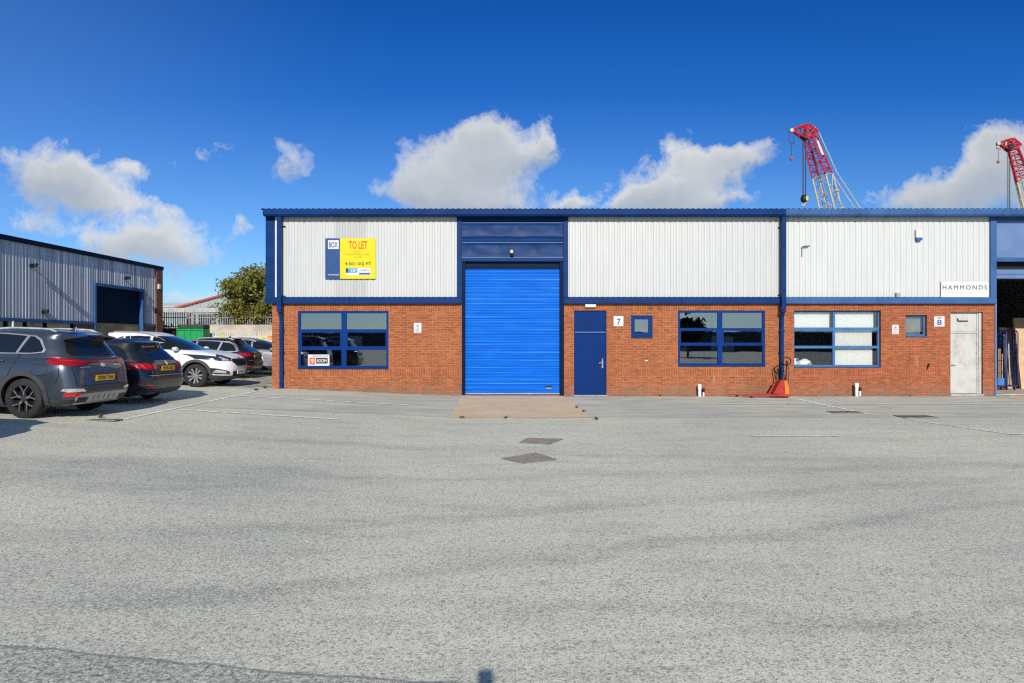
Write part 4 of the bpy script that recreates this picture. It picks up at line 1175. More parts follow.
class Car:
    def __init__(s, name, label, cat, group, body, green, paintm, wheels, wr, nr=6, nf=3.4, gnr=5, gnf=3.2, wheelin=.84):
        s.root = empty(name, label=label, cat=cat, group=group)
        s.wr = wr
        bl = slices(body, zl(body, .05), 96, nr, nf)
        gl = slices(green, zl(green, .05), 96, gnr, gnf)
        # boolean wheel wells out of the lower body
        me = bpy.data.meshes.new('lower'); bl.to_mesh(me); bl.free()
        me.materials.append(paintm); me.materials.append(C['seam'])
        lower = bpy.data.objects.new('lower', me); COL.objects.link(lower)
        cb = bmesh.new()
        for wx in wheels:
            for sd in (-1, 1):
                bmesh.ops.create_cone(cb, cap_ends=True, segments=40, radius1=wr * 1.13, radius2=wr * 1.13, depth=.42,
                                      matrix=Matrix.Translation((wx, sd * (wheelin + .04), wr + .01)) @ Matrix.Rotation(math.pi / 2, 4, 'X'))
        for f in cb.faces: f.material_index = 1
        cm = bpy.data.meshes.new('cut'); cb.to_mesh(cm); cb.free(); cm.materials.append(paintm); cm.materials.append(C['seam'])
        co_ = bpy.data.objects.new('cut', cm); COL.objects.link(co_)
        md = lower.modifiers.new('b', 'BOOLEAN'); md.operation = 'DIFFERENCE'; md.object = co_; md.solver = 'EXACT'
        dg = bpy.context.evaluated_depsgraph_get(); dg.update()
        me2 = bpy.data.meshes.new_from_object(lower.evaluated_get(dg))
        # outer skin for the projections (no wells)
        allb = bmesh.new(); allb.from_mesh(me); allb.from_mesh(_bm_mesh(gl)); s.bvh = BVHTree.FromBMesh(allb); allb.free()
        bm = bmesh.new(); bm.from_mesh(me2); gm = _bm_mesh(gl); bm.from_mesh(gm)
        bmesh.ops.recalc_face_normals(bm, faces=bm.faces)
        out = bpy.data.meshes.new('body'); bm.to_mesh(out); bm.free(); gl.free()
        bpy.data.objects.remove(lower); bpy.data.objects.remove(co_)
        out.materials.append(paintm); out.materials.append(C['seam'])
        for p in out.polygons: p.use_smooth = True
        out.set_sharp_from_angle(angle=R(32))
        s.body = bpy.data.objects.new('body', out); COL.objects.link(s.body); s.body.parent = s.root
    def cast(s, a, b_, axis):
        if axis == 'left': o, d = Vector((a, 3, b_)), Vector((0, -1, 0))
        elif axis == 'right': o, d = Vector((a, -3, b_)), Vector((0, 1, 0))
        elif axis == 'rear': o, d = Vector((-3, a, b_)), Vector((1, 0, 0))
        elif axis == 'front': o, d = Vector((9, a, b_)), Vector((-1, 0, 0))
        else: o, d = Vector((a, b_, 5)), Vector((0, 0, -1))
        h = s.bvh.ray_cast(o, d)
        return h[0], h[1], d
    def patch(s, name, poly, axis, mat, off=.005, parent=None, thick=0.0, cell=.045, depth=None):
        bm = bmesh.new()
        bm.faces.new([bm.verts.new((p[0], p[1], 0)) for p in poly])
        for ax in (0, 1):
            lo = min(p[ax] for p in poly); hi = max(p[ax] for p in poly)
            n = max(1, int((hi - lo) / cell))
            for k in range(1, n):
                c = [0, 0, 0]; c[ax] = lo + (hi - lo) * k / n; nn = [0, 0, 0]; nn[ax] = 1
                bmesh.ops.bisect_plane(bm, geom=bm.verts[:] + bm.edges[:] + bm.faces[:], plane_co=c, plane_no=nn)
        bmesh.ops.triangulate(bm, faces=bm.faces)
        bad = []
        for v in bm.verts:
            h, nrm, d = s.cast(v.co.x, v.co.y, axis)
            if h is None: bad.append(v); continue
            if nrm.dot(d) > 0: nrm = -nrm
            v.co = h + (nrm * .6 - d * .4).normalized() * (off + thick)
        bmesh.ops.delete(bm, geom=bad, context='VERTS')
        if not bm.faces: bm.free(); return None
        if thick > 0:
            fs = bm.faces[:]
            r = bmesh.ops.extrude_face_region(bm, geom=fs)
            vs = [g for g in r['geom'] if isinstance(g, bmesh.types.BMVert)]
            _, _, d = s.cast(poly[0][0], poly[0][1], axis)
            for v in vs: v.co += d * (thick + .012)
        bmesh.ops.recalc_face_normals(bm, faces=bm.faces)
        me = bpy.data.meshes.new(name); bm.to_mesh(me); bm.free()
        # face outward
        if thick == 0:
            _, _, d = s.cast(poly[0][0], poly[0][1], axis)
            tot = Vector((0, 0, 0))
            for p in me.polygons: tot += p.normal * p.area
            if tot.dot(d) > 0: me.flip_normals()
        me.materials.append(mat)
        for p in me.polygons: p.use_smooth = True
        if thick: me.set_sharp_from_angle(angle=R(40))
        o = bpy.data.objects.new(name, me); COL.objects.link(o); o.parent = parent or s.root
        return o
    def both(s, name, poly, mat, **kw):
        a = s.patch(name, poly, 'left', mat, **kw); b_ = s.patch(name, poly, 'right', mat, **kw)
        return a, b_
    def strip(s, name, pts, w, axis, mat, **kw):
        """a narrow band along a 2D polyline"""
        L = []; Rr = []
        for i, p in enumerate(pts):
            a = Vector(pts[max(0, i - 1)]); b_ = Vector(pts[min(len(pts) - 1, i + 1)])
            d = (b_ - a).normalized(); n = Vector((-d.y, d.x)) * w / 2
            L.append((p[0] + n.x, p[1] + n.y)); Rr.append((p[0] - n.x, p[1] - n.y))
        return s.patch(name, L + Rr[::-1], axis, mat, **kw)
    def seams(s, polys, axis='both', w=.012):
        for pts in polys:
            for ax in (('left', 'right') if axis == 'both' else (axis,)):
                s.strip('panel_gap', pts, w, ax, C['seam'], off=.002, parent=s.body, cell=.08)
    def arch(s, wx, r0, r1, mat, zmin=.25, thick=.018):
        c = (wx, s.wr + .01)
        out = []; inn = []
        n = 22
        a0 = math.asin(max(-1, min(1, (zmin - c[1]) / r1)))
        for k in range(n + 1):
            a = a0 + (math.pi - 2 * a0) * k / n
            out.append((c[0] + r1 * math.cos(a), c[1] + r1 * math.sin(a)))
            ai = a
            inn.append((c[0] + r0 * math.cos(ai), max(zmin, c[1] + r0 * math.sin(ai))))
        s.both('wheel_arch', out + inn[::-1], mat, off=.004, thick=thick, cell=.1)
    def wheel(s, wx, y, style, w=.235):
        r = s.wr; sd = 1 if y > 0 else -1
        yo = y                        # outer face
        tyre = [(r * .66, 0), (r * .70, -.004), (r * .93, .0), (r * .985, -.02), (r, -.05), (r, -w + .05), (r * .985, -w + .02), (r * .93, -w), (r * .66, -w)]
        mb = MB(); mb.lathe([(a, b_ * sd) for a, b_ in tyre], (wx, yo, r), 'y', 40)
        wh = mb.build('wheel', C['rubber'], s.root, smooth=50)
        rim_r = r * .69
        mb = MB()
        mb.lathe([(rim_r, .0 * sd), (rim_r * .97, -.012 * sd), (rim_r * .93, -.03 * sd), (rim_r * .92, -.15 * sd)], (wx, yo, r), 'y', 40)
        mb.build('rim', C['rim_cut'] if style == 'silver' else C['rim_dark'], wh, smooth=50)
        mb = MB(); mb.lathe([(0, -.12 * sd), (rim_r * .92, -.12 * sd)], (wx, yo, r), 'y', 32); mb.build('brake_disc', C['seam'], wh)
        mb = MB(); cut = MB()
        ns = {'y': 5, 'fan': 10, 'silver': 10}[style]
        for k in range(ns):
            a = 2 * math.pi * (k + .25) / ns
            ca, sa = math.cos(a), math.sin(a)
            def pt(rr, t, yy): return (wx + rr * ca - t * sa, yo + yy * sd, r + rr * sa + t * ca)
            def bar(M, r0, t0, w0, r1, t1, w1, yt, yb):
                v = [pt(r0, t0 - w0, yb), pt(r0, t0 + w0, yb), pt(r1, t1 + w1, yb), pt(r1, t1 - w1, yb), pt(r0, t0 - w0, yt - .006), pt(r0, t0 + w0, yt - .006), pt(r1, t1 + w1, yt), pt(r1, t1 - w1, yt)]
                M.hexa(v)
            if style == 'y':
                bar(mb, .03, 0, .030, rim_r * .55, 0, .030, -.022, -.06)
                for q in (-1, 1):
                    bar(mb, rim_r * .5, q * .008, .016, rim_r * .97, q * .085, .016, -.012, -.05)
                    bar(cut, rim_r * .52, q * .010, .005, rim_r * .95, q * .088, .006, -.009, -.014)
                bar(cut, .06, 0, .010, rim_r * .5, 0, .010, -.018, -.024)
            else:
                w0, w1 = (.016, .034) if style == 'fan' else (.014, .02)
                tt = (.012 if k % 2 else -.012)
                bar(mb, .04, 0, w0, rim_r * .97, tt, w1, -.012, -.05)
        mb.lathe([(0, -.01 * sd), (.045, -.012 * sd), (.06, -.03 * sd), (.06, -.06 * sd)], (wx, yo, r), 'y', 20)
        mb.build('spokes', C['rim_dark'] if style == 'y' else C['rim_cut'], wh)
        if cut.v: cut.build('spoke_edges', C['rim_cut'], wh)
    def mirrors(s, x, z, mat, y=.93):
        for sd in (-1, 1):
            mb = MB()
            n = 12; vs = []; fs = []
            for j in range(7):
                ph = -math.pi / 2 + math.pi * j / 6
                for i in range(n):
                    th = 2 * math.pi * i / n
                    vs.append((x + .085 * math.cos(th) * math.cos(ph) ** .6 + .03, sd * (y + .12 * math.sin(ph)), z + .070 * math.sin(th) * math.cos(ph) ** .6))
            for j in range(6):
                for i in range(n): fs.append((j * n + i, j * n + (i + 1) % n, (j + 1) * n + (i + 1) % n, (j + 1) * n + i))
            mb.add(vs, fs)
            m_ = mb.build('door_mirror', mat, s.root, smooth=60)
            MB().box(x - .02, x + .05, sd * (y - .13), sd * (y - .05), z - .06, z - .02).build('mirror_arm', C['black'], m_)
            MB().box(x - .052, x - .048, sd * (y - .075), sd * (y + .085), z - .05, z + .05).build('mirror_glass', C['carglass'], m_)
    def underside(s, x0, x1, z=.20, w=.80):
        MB().box(x0, x1, -w, w, z, z + .12).build('underbody', C['seam'], s.root)
    def plate(s, end, yc, zc, body, mat):
        w, h = .52, .111
        a = 'rear' if end == 'rear' else 'front'
        h0, _, _ = s.cast(yc, zc, a)
        h1, _, _ = s.cast(yc, zc - h / 2, a); h2, _, _ = s.cast(yc, zc + h / 2, a)
        sg = -1 if a == 'rear' else 1
        xs_ = [h0.x, h1.x, h2.x]
        x = (min(xs_) if sg < 0 else max(xs_)) + sg * .012
        p = MB().box(x, x - sg * .012, yc - w / 2, yc + w / 2, zc - h / 2, zc + h / 2).build('number_plate', mat, s.root)
        vs, fs = text_mesh(body, .072, .43, True)
        # plate reads left to right seen from outside
        MB().add([(x + sg * .003, yc + (-aa if a == 'rear' else aa), zc + bb_) for aa, bb_ in vs], fs).build('plate_lettering', C['ink'], p, fixn=False)
    def ellipse(s, name, c, rx, rz, axis, mat, off=.006, thick=.006):
        s.patch(name, [(c[0] + rx * math.cos(t * math.pi / 8), c[1] + rz * math.sin(t * math.pi / 8)) for t in range(16)], axis, mat, off=off, thick=thick)
    def handles(s, pts, mat):
        for x, z in pts:
            for sd, ax in ((1, 'left'), (-1, 'right')):
                h, n_, _ = s.cast(x, z, ax)
                if h is None: continue
                y = h.y + sd * .028
                MB().tube([(x - .10, h.y + sd * .004, z), (x - .085, y, z), (x + .085, y, z + .005), (x + .10, h.y + sd * .004, z + .005)], .014, 8).build('door_handle', mat, s.root, smooth=60)
    def rails(s, x0, x1, mat, zoff=.03, y=.60):
        for sd in (-1, 1):
            pts = []
            for k in range(13):
                t = k / 12; x = x0 + (x1 - x0) * t
                h, _, _ = s.cast(x, sd * y, 'top')
                if h is None: continue
                e = min(1, min(t, 1 - t) / .09)
                pts.append((x, sd * y, h.z - .01 + (zoff + .012) * e))
            MB().tube(pts, .019, 8).build('roof_rail', mat, s.root, smooth=60)
    def fin(s, x, mat):
        h, _, _ = s.cast(x, 0, 'top')
        z = h.z - .01
        MB().hexa([(x - .07, -.025, z), (x + .09, -.02, z), (x + .09, .02, z), (x - .07, .025, z), (x - .065, -.006, z + .08), (x - .03, -.006, z + .075), (x - .03, .006, z + .075), (x - .065, .006, z + .08)]).build('roof_aerial', mat, s.root, bevel=.006)
    def place(s, x, y, heading, yaw=0):
        """x: world X of the rear bumper, y: centre line; heading -1 faces left, +1 faces right"""
        L = 4.4
        zr, zf = gz(x), gz(x + heading * L)
        zb, zf2 = gz(x + heading * .8), gz(x + heading * 3.5)
        sl = (zf2 - zb) / 2.7
        s.root.location = (x, y, zb - sl * .8)
        s.root.rotation_euler = (0, -math.atan(sl), (0 if heading > 0 else math.pi) - R(yaw))
def _bm_mesh(bm):
    me = bpy.data.meshes.new('tmp'); bm.to_mesh(me); return me
G = 'cars parked nose to tail of the bays on the left'
G = 'cars parked in the bays on the left'

# ---- dark grey sport utility car, rear and near side seen
def suv_tables(L=4.485):
    body = [(.19, .50, 3.95, .76), (.25, .24, 4.28, .85), (.33, .10, 4.41, .895), (.45, .035, 4.46, .917), (.56, .015, L, .925), (.68, .035, L - .005, .925),
            (.80, .055, 4.45, .922), (.90, .075, 4.40, .915), (.98, .10, 4.20, .90), (1.04, .125, 3.90, .875), (1.09, .15, 3.55, .845), (1.115, .19, 3.36, .80), (1.13, .30, 3.2, .70)]
    green = [(.98, .17, 3.45, .84), (1.10, .17, 3.37, .835), (1.18, .235, 3.16, .81), (1.28, .315, 2.92, .772), (1.38, .39, 2.68, .728), (1.47, .44, 2.43, .683),
             (1.54, .42, 2.20, .645), (1.585, .43, 2.0, .60), (1.612, .62, 1.82, .52), (1.63, .90, 1.6, .38), (1.638, 1.1, 1.4, .20)]
    return body, green
def make_suv():
    b_, g_ = suv_tables()
    c = Car('parked_car', 'dark grey sport utility car nearest the camera, seen from its rear corner', 'car', G, b_, g_, C['p_grey'], (.95, 3.62), .365, nr=7.5)
    c.underside(.5, 3.9)
    # glasshouse
    fr = [(.69, 1.215), (.66, 1.26), (.80, 1.44), (.93, 1.505), (1.5, 1.535), (2.05, 1.515), (2.35, 1.42), (2.95, 1.20), (2.9, 1.165), (1.5, 1.165), (.9, 1.185)]
    c.both('window_trim', [(x + (-.006 if x < 1.3 else (.012 if x > 2.2 else 0)), z + (.004 if z > 1.3 else -.008)) for x, z in fr], C['rim_cut'], off=.004)
    c.both('side_window', [(.72, 1.22), (.70, 1.265), (.82, 1.42), (.94, 1.485), (1.02, 1.495), (1.14, 1.19), (.92, 1.195)], C['carglass'], off=.009)
    c.both('side_window', [(1.20, 1.185), (1.09, 1.495), (1.5, 1.515), (1.92, 1.51), (1.95, 1.18)], C['carglass'], off=.009)
    c.both('side_window', [(2.03, 1.18), (2.0, 1.505), (2.15, 1.475), (2.36, 1.39), (2.86, 1.19), (2.8, 1.18)], C['carglass'], off=.009)
    c.both('window_pillar', [(1.15, 1.18), (1.035, 1.50), (1.075, 1.50), (1.19, 1.18)], C['rim_cut'], off=.010)
    c.patch('rear_window', [(-.60, 1.165), (-.63, 1.21), (-.53, 1.44), (-.47, 1.475), (.47, 1.475), (.53, 1.44), (.63, 1.21), (.60, 1.165)], 'rear', C['carglass'], off=.006)
    c.patch('windscreen', [(-.70, 1.15), (-.54, 1.50), (.54, 1.50), (.70, 1.15)], 'front', C['carglass'], off=.006)
    # spoiler over the rear window
    mb = MB(); n = 12; pr = []
    for k in range(n + 1):
        y = -.60 + 1.20 * k / n
        e = 1 - (abs(y) / .60) ** 4 * .5
        pr.append((y, e))
    vs = []
    for y, e in pr: vs += [(.46, y, 1.585 - .04 * (abs(y) / .6) ** 2), (.245 + .06 * (1 - e), y, 1.555 - .045 * (abs(y) / .6) ** 2), (.26 + .06 * (1 - e), y, 1.525 - .045 * (abs(y) / .6) ** 2), (.48, y, 1.47 - .03 * (abs(y) / .6) ** 2)]
    fs = []
    for k in range(n):
        for j in range(4):
            a = k * 4 + j; b2 = k * 4 + (j + 1) % 4
            fs.append((a, b2, b2 + 4, a + 4))
    fs += [(0, 1, 2, 3), (n * 4 + 3, n * 4 + 2, n * 4 + 1, n * 4)]
    mb.add(vs, fs).build('spoiler', C['p_black'], c.root, smooth=50)
    MB().box(.255, .262, -.16, .16, 1.525, 1.54).build('brake_lamp', C['lampred'], c.root)
    # tail lamps that wrap round the corner, joined by a thin band
    for sg in (-1, 1):
        c.patch('tail_lamp', [(sg * .40, 1.035), (sg * .44, 1.075), (sg * .70, 1.10), (sg * .905, 1.10), (sg * .905, 1.0), (sg * .74, .98), (sg * .52, .985)], 'rear', C['lampred'], off=.008, thick=.006)
        c.patch('tail_lamp', [(.09, .995), (.09, 1.095), (.22, 1.10), (.44, 1.11), (.58, 1.122), (.50, 1.075), (.33, 1.025)], 'left' if sg > 0 else 'right', C['lampred'], off=.008, thick=.006)
        c.patch('lamp_strip', [(sg * .46, 1.045), (sg * .46, 1.057), (sg * .86, 1.09), (sg * .86, 1.075)], 'rear', C['lampbright'], off=.017)
    c.patch('lamp_band', [(-.42, 1.035), (-.42, 1.072), (.42, 1.072), (.42, 1.035)], 'rear', C['lampred'], off=.008)
    c.patch('tailgate_lettering', [(-.52, .975), (-.52, .987), (-.3, .987), (-.3, .975)], 'rear', C['chrome'], off=.006)
    c.patch('tailgate_lettering', [(.34, .945), (.34, .96), (.60, .96), (.60, .945)], 'rear', C['rim_cut'], off=.006)
    c.ellipse('badge', (0, .985), .07, .035, 'rear', C['chrome'])
    c.patch('plate_recess', [(-.34, .66), (-.42, .86), (.42, .86), (.34, .66)], 'rear', C['cladplastic'], off=.003)
    c.plate('rear', 0, .745, 'YP20 TVA', C['plate_y'])
    c.patch('bumper_insert', [(-.78, .50), (-.86, .60), (.86, .60), (.78, .50)], 'rear', C['cladplastic'], off=.004)
    for sg in (-1, 1):
        c.patch('reversing_lamp', [(sg * .52, .515), (sg * .60, .565), (sg * .84, .575), (sg * .86, .53), (sg * .82, .505)], 'rear', C['lampclear'], off=.010, thick=.008)
        c.patch('reflector', [(sg * .60, .42), (sg * .57, .485), (sg * .83, .495), (sg * .83, .425)], 'rear', C['lampbright'], off=.010, thick=.006)
        c.patch('exhaust_trim', [(sg * .44, .32), (sg * .44, .40), (sg * .66, .41), (sg * .66, .32)], 'rear', C['black'], off=.022, thick=.01)
    c.patch('skid_plate', [(-.62, .27), (-.70, .42), (-.52, .475), (.52, .475), (.70, .42), (.62, .27)], 'rear', C['silverplastic'], off=.006, thick=.012)
    for k in range(5):
        yy = -.28 + .14 * k
        c.patch('skid_slot', [(yy - .012, .30), (yy - .012, .42), (yy + .012, .42), (yy + .012, .30)], 'rear', C['cladplastic'], off=.020)
    c.patch('valance', [(-.80, .24), (-.88, .34), (.88, .34), (.80, .24)], 'rear', C['cladplastic'], off=.003)
    for wx in (.95, 3.62): c.arch(wx, .405, .485, C['cladplastic'])
    c.both('sill_cladding', [(1.36, .215), (1.34, .36), (3.12, .36), (3.10, .215)], C['cladplastic'], off=.004, thick=.012)
    c.both('sill_cladding', [(.06, .24), (.04, .35), (.44, .37), (.44, .24)], C['cladplastic'], off=.004, thick=.008)
    c.seams([[(1.32, .40), (1.30, .62), (1.22, .85), (1.13, 1.02), (1.10, 1.17)], [(2.02, .37), (2.0, .8), (2.0, 1.17)], [(3.05, .40), (3.06, .8), (3.0, 1.08)], [(.33, 1.0), (.30, .80), (.36, .66)]])
    c.seams([[(.52, .80), (.52, .99), (.78, .99), (.79, .80), (.52, .80)]], w=.007)
    c.seams([[(-.70, .62), (-.74, .95)], [(.70, .62), (.74, .95)], [(-.70, .62), (.70, .62)]], 'rear')
    c.handles([(1.45, 1.04), (2.38, 1.03)], C['p_grey'])
    for x in (.95, 3.62):
        for sd in (-1, 1): c.wheel(x, sd * .905, 'y')
    c.rails(.62, 2.15, C['galv'], .03, .545)
    c.fin(.72, C['p_grey'])
    c.mirrors(2.78, 1.16, C['p_grey'])
    MB().tube([(.20, .06, 1.155), (.165, -.12, 1.20), (.19, -.34, 1.235)], .012, 6).build('rear_wiper', C['black'], c.root)
    for sg in (-1, 1): c.patch('headlamp', [(sg * .55, .78), (sg * .60, .90), (sg * .86, .96), (sg * .86, .84)], 'front', C['lampclear'], off=.008)
    c.patch('grille', [(-.42, .60), (-.5, .80), (.5, .80), (.42, .60)], 'front', C['black'], off=.006)
    return c

# ---- low estate / hatch, rear seen
def make_estate(label, L, H, W, wb, ro, pmat, style, plate, rear_slope=.42, trim='rim_cut', rails=True):
    k = H / 1.47; w = W / 2
    body = [(.17, .50, L - .55, w - .14), (.22, .22, L - .2, w - .06), (.32, .08, L - .06, w - .02), (.45, .03, L - .01, w), (.58, .02, L, w), (.70, .05, L - .03, w - .003),
            (.78, .07, L - .12, w - .012), (.84, .09, L - .35, w - .03), (.90, .11, L - .75, w - .055), (.95, .14, L - 1.12, w - .09), (.975, .2, L - 1.28, w - .15)]
    d = rear_slope
    green = [(.86, .12, L - 1.15, w - .09), (.95, .14, L - 1.22, w - .095), (1.05, .14 + d * .28, L - 1.45, w - .13), (1.15, .14 + d * .55, L - 1.70, w - .172), (1.25, .14 + d * .85, L - 1.96, w - .215),
             (1.33, .14 + d * .95, L - 2.2, w - .25), (1.39, .14 + d, L - 2.42, w - .285), (1.425, .3 + d, L - 2.65, w - .34), (1.45, .75, L - 2.85, w - .43), (1.465, 1.1, L - 3.1, w - .6)]
    green = [(z if z < 1 else 1 + (z - 1) * (H - 1) / .47, a, b2, c_) for z, a, b2, c_ in green]
    fz = lambda z: z if z < 1 else 1 + (z - 1) * (H - 1) / .47
    c = Car('parked_car', label, 'car', G, body, green, pmat, (ro, ro + wb), .325, nr=6.5, wheelin=w - .10)
    c.underside(.5, L - .6, .17, w - .12)
    wn = [(.56, .985), (.50, 1.02), (.66, 1.22), (.85, 1.31), (1.45, 1.355), (L - 2.55, 1.345), (L - 2.2, 1.26), (L - 1.52, 1.02), (L - 1.55, .985)]
    c.both('window_trim', [(x + (-.03 if x < 1 else (.03 if x > L - 2.4 else 0)), fz(z) + (.018 if z > 1.15 else -.02)) for x, z in wn], C[trim], off=.004)
    c.both('side_window', [(.60, .99), (.56, 1.025), (.70, 1.20), (.87, 1.29), (1.08, 1.31), (1.18, .985)], C['carglass'], off=.009)
    c.both('side_window', [(1.25, .985), (1.15, 1.32), (1.6, 1.34), (1.98, 1.34), (2.0, .985)], C['carglass'], off=.009)
    c.both('side_window', [(2.08, .985), (2.06, 1.335), (L - 2.5, 1.32), (L - 2.25, 1.24), (L - 1.6, 1.01), (L - 1.62, .985)], C['carglass'], off=.009)
    c.patch('rear_window', [(-.58, 1.005), (-.60, 1.05), (-.49, fz(1.30)), (-.44, fz(1.345)), (.44, fz(1.345)), (.49, fz(1.30)), (.60, 1.05), (.58, 1.005)], 'rear', C['carglass'], off=.006)
    c.patch('windscreen', [(-.66, .985), (-.50, fz(1.32)), (.50, fz(1.32)), (.66, .985)], 'front', C['carglass'], off=.006)
    MB().hexa([(.14 + d * 1.1, -.50, fz(1.36)), (.14 + d * 1.1, .50, fz(1.36)), (.14 + d + .4, .46, fz(1.36)), (.14 + d + .4, -.46, fz(1.36)),
               (.14 + d * .72, -.49, fz(1.385)), (.14 + d * .72, .49, fz(1.385)), (.14 + d + .35, .46, fz(1.425)), (.14 + d + .35, -.46, fz(1.425))]).build('spoiler', pmat, c.root, bevel=.012)
    for sg in (-1, 1):
        c.patch('tail_lamp', [(sg * .40, .83), (sg * .44, .90), (sg * (w - .02), .935), (sg * (w - .02), .79), (sg * .60, .785)], 'rear', C['lampred'], off=.008, thick=.008)
        c.patch('tail_lamp', [(.07, .79), (.07, .92), (.22, .925), (.40, .91), (.30, .83)], 'left' if sg > 0 else 'right', C['lampred'], off=.008, thick=.008)
        for q in range(3):
            y0 = sg * (.50 + q * .10)
            c.patch('lamp_strip', [(y0, .815), (y0 + sg * .035, .90), (y0 + sg * .065, .90), (y0 + sg * .03, .815)], 'rear', C['lampbright'], off=.020)
        c.patch('reflector', [(sg * .55, .42), (sg * .55, .45), (sg * .8, .46), (sg * .8, .43)], 'rear', C['lampbright'], off=.008)
    c.ellipse('badge', (0, .93), .05, .05, 'rear', C['chrome'])
    c.plate('rear', 0, .81, plate, C['plate_y'])
    c.strip('chrome_strip', [(-.70, .655), (.70, .655)], .016, 'rear', C['rim_cut'], off=.01)
    c.patch('valance', [(-.74, .20), (-.80, .34), (.80, .34), (.74, .20)], 'rear', C['cladplastic'], off=.004, thick=.008)
    for sg in (-1, 1): c.patch('exhaust_trim', [(sg * .42, .235), (sg * .42, .285), (sg * .62, .285), (sg * .62, .235)], 'rear', C['chrome'], off=.022)
    c.seams([[(ro + .40, .42), (ro + .34, .65), (1.22, .9), (1.2, .98)], [(2.05, .28), (2.03, .98)], [(ro + wb - .47, .34), (ro + wb - .45, .9)], [(.28, .80), (.26, .60), (ro - .37, .5)]])
    c.seams([[(-.64, .68), (-.66, .78)], [(.64, .68), (.66, .78)], [(-.72, .68), (.72, .68)]], 'rear')
    c.handles([(1.42, .86), (2.45, .85)], pmat)
    for x in (ro, ro + wb):
        for sd in (-1, 1): c.wheel(x, sd * (w - .02), style, .215)
    if rails: c.rails(.75, L - 2.6, C['galv'], .02, w - .42)
    c.fin(.85 + d * .5, pmat)
    c.mirrors(L - 1.62, .99, pmat, w + .02)
    MB().tube([(.115, .04, 1.0), (.10, -.1, 1.02), (.15, -.34, 1.05)], .010, 6).build('rear_wiper', C['black'], c.root)
    for sg in (-1, 1): c.patch('headlamp', [(sg * .45, .60), (sg * .50, .70), (sg * .80, .76), (sg * .80, .64)], 'front', C['lampclear'], off=.008)
    c.patch('grille', [(-.38, .46), (-.42, .66), (.42, .66), (.38, .46)], 'front', C['black'], off=.006)
    return c

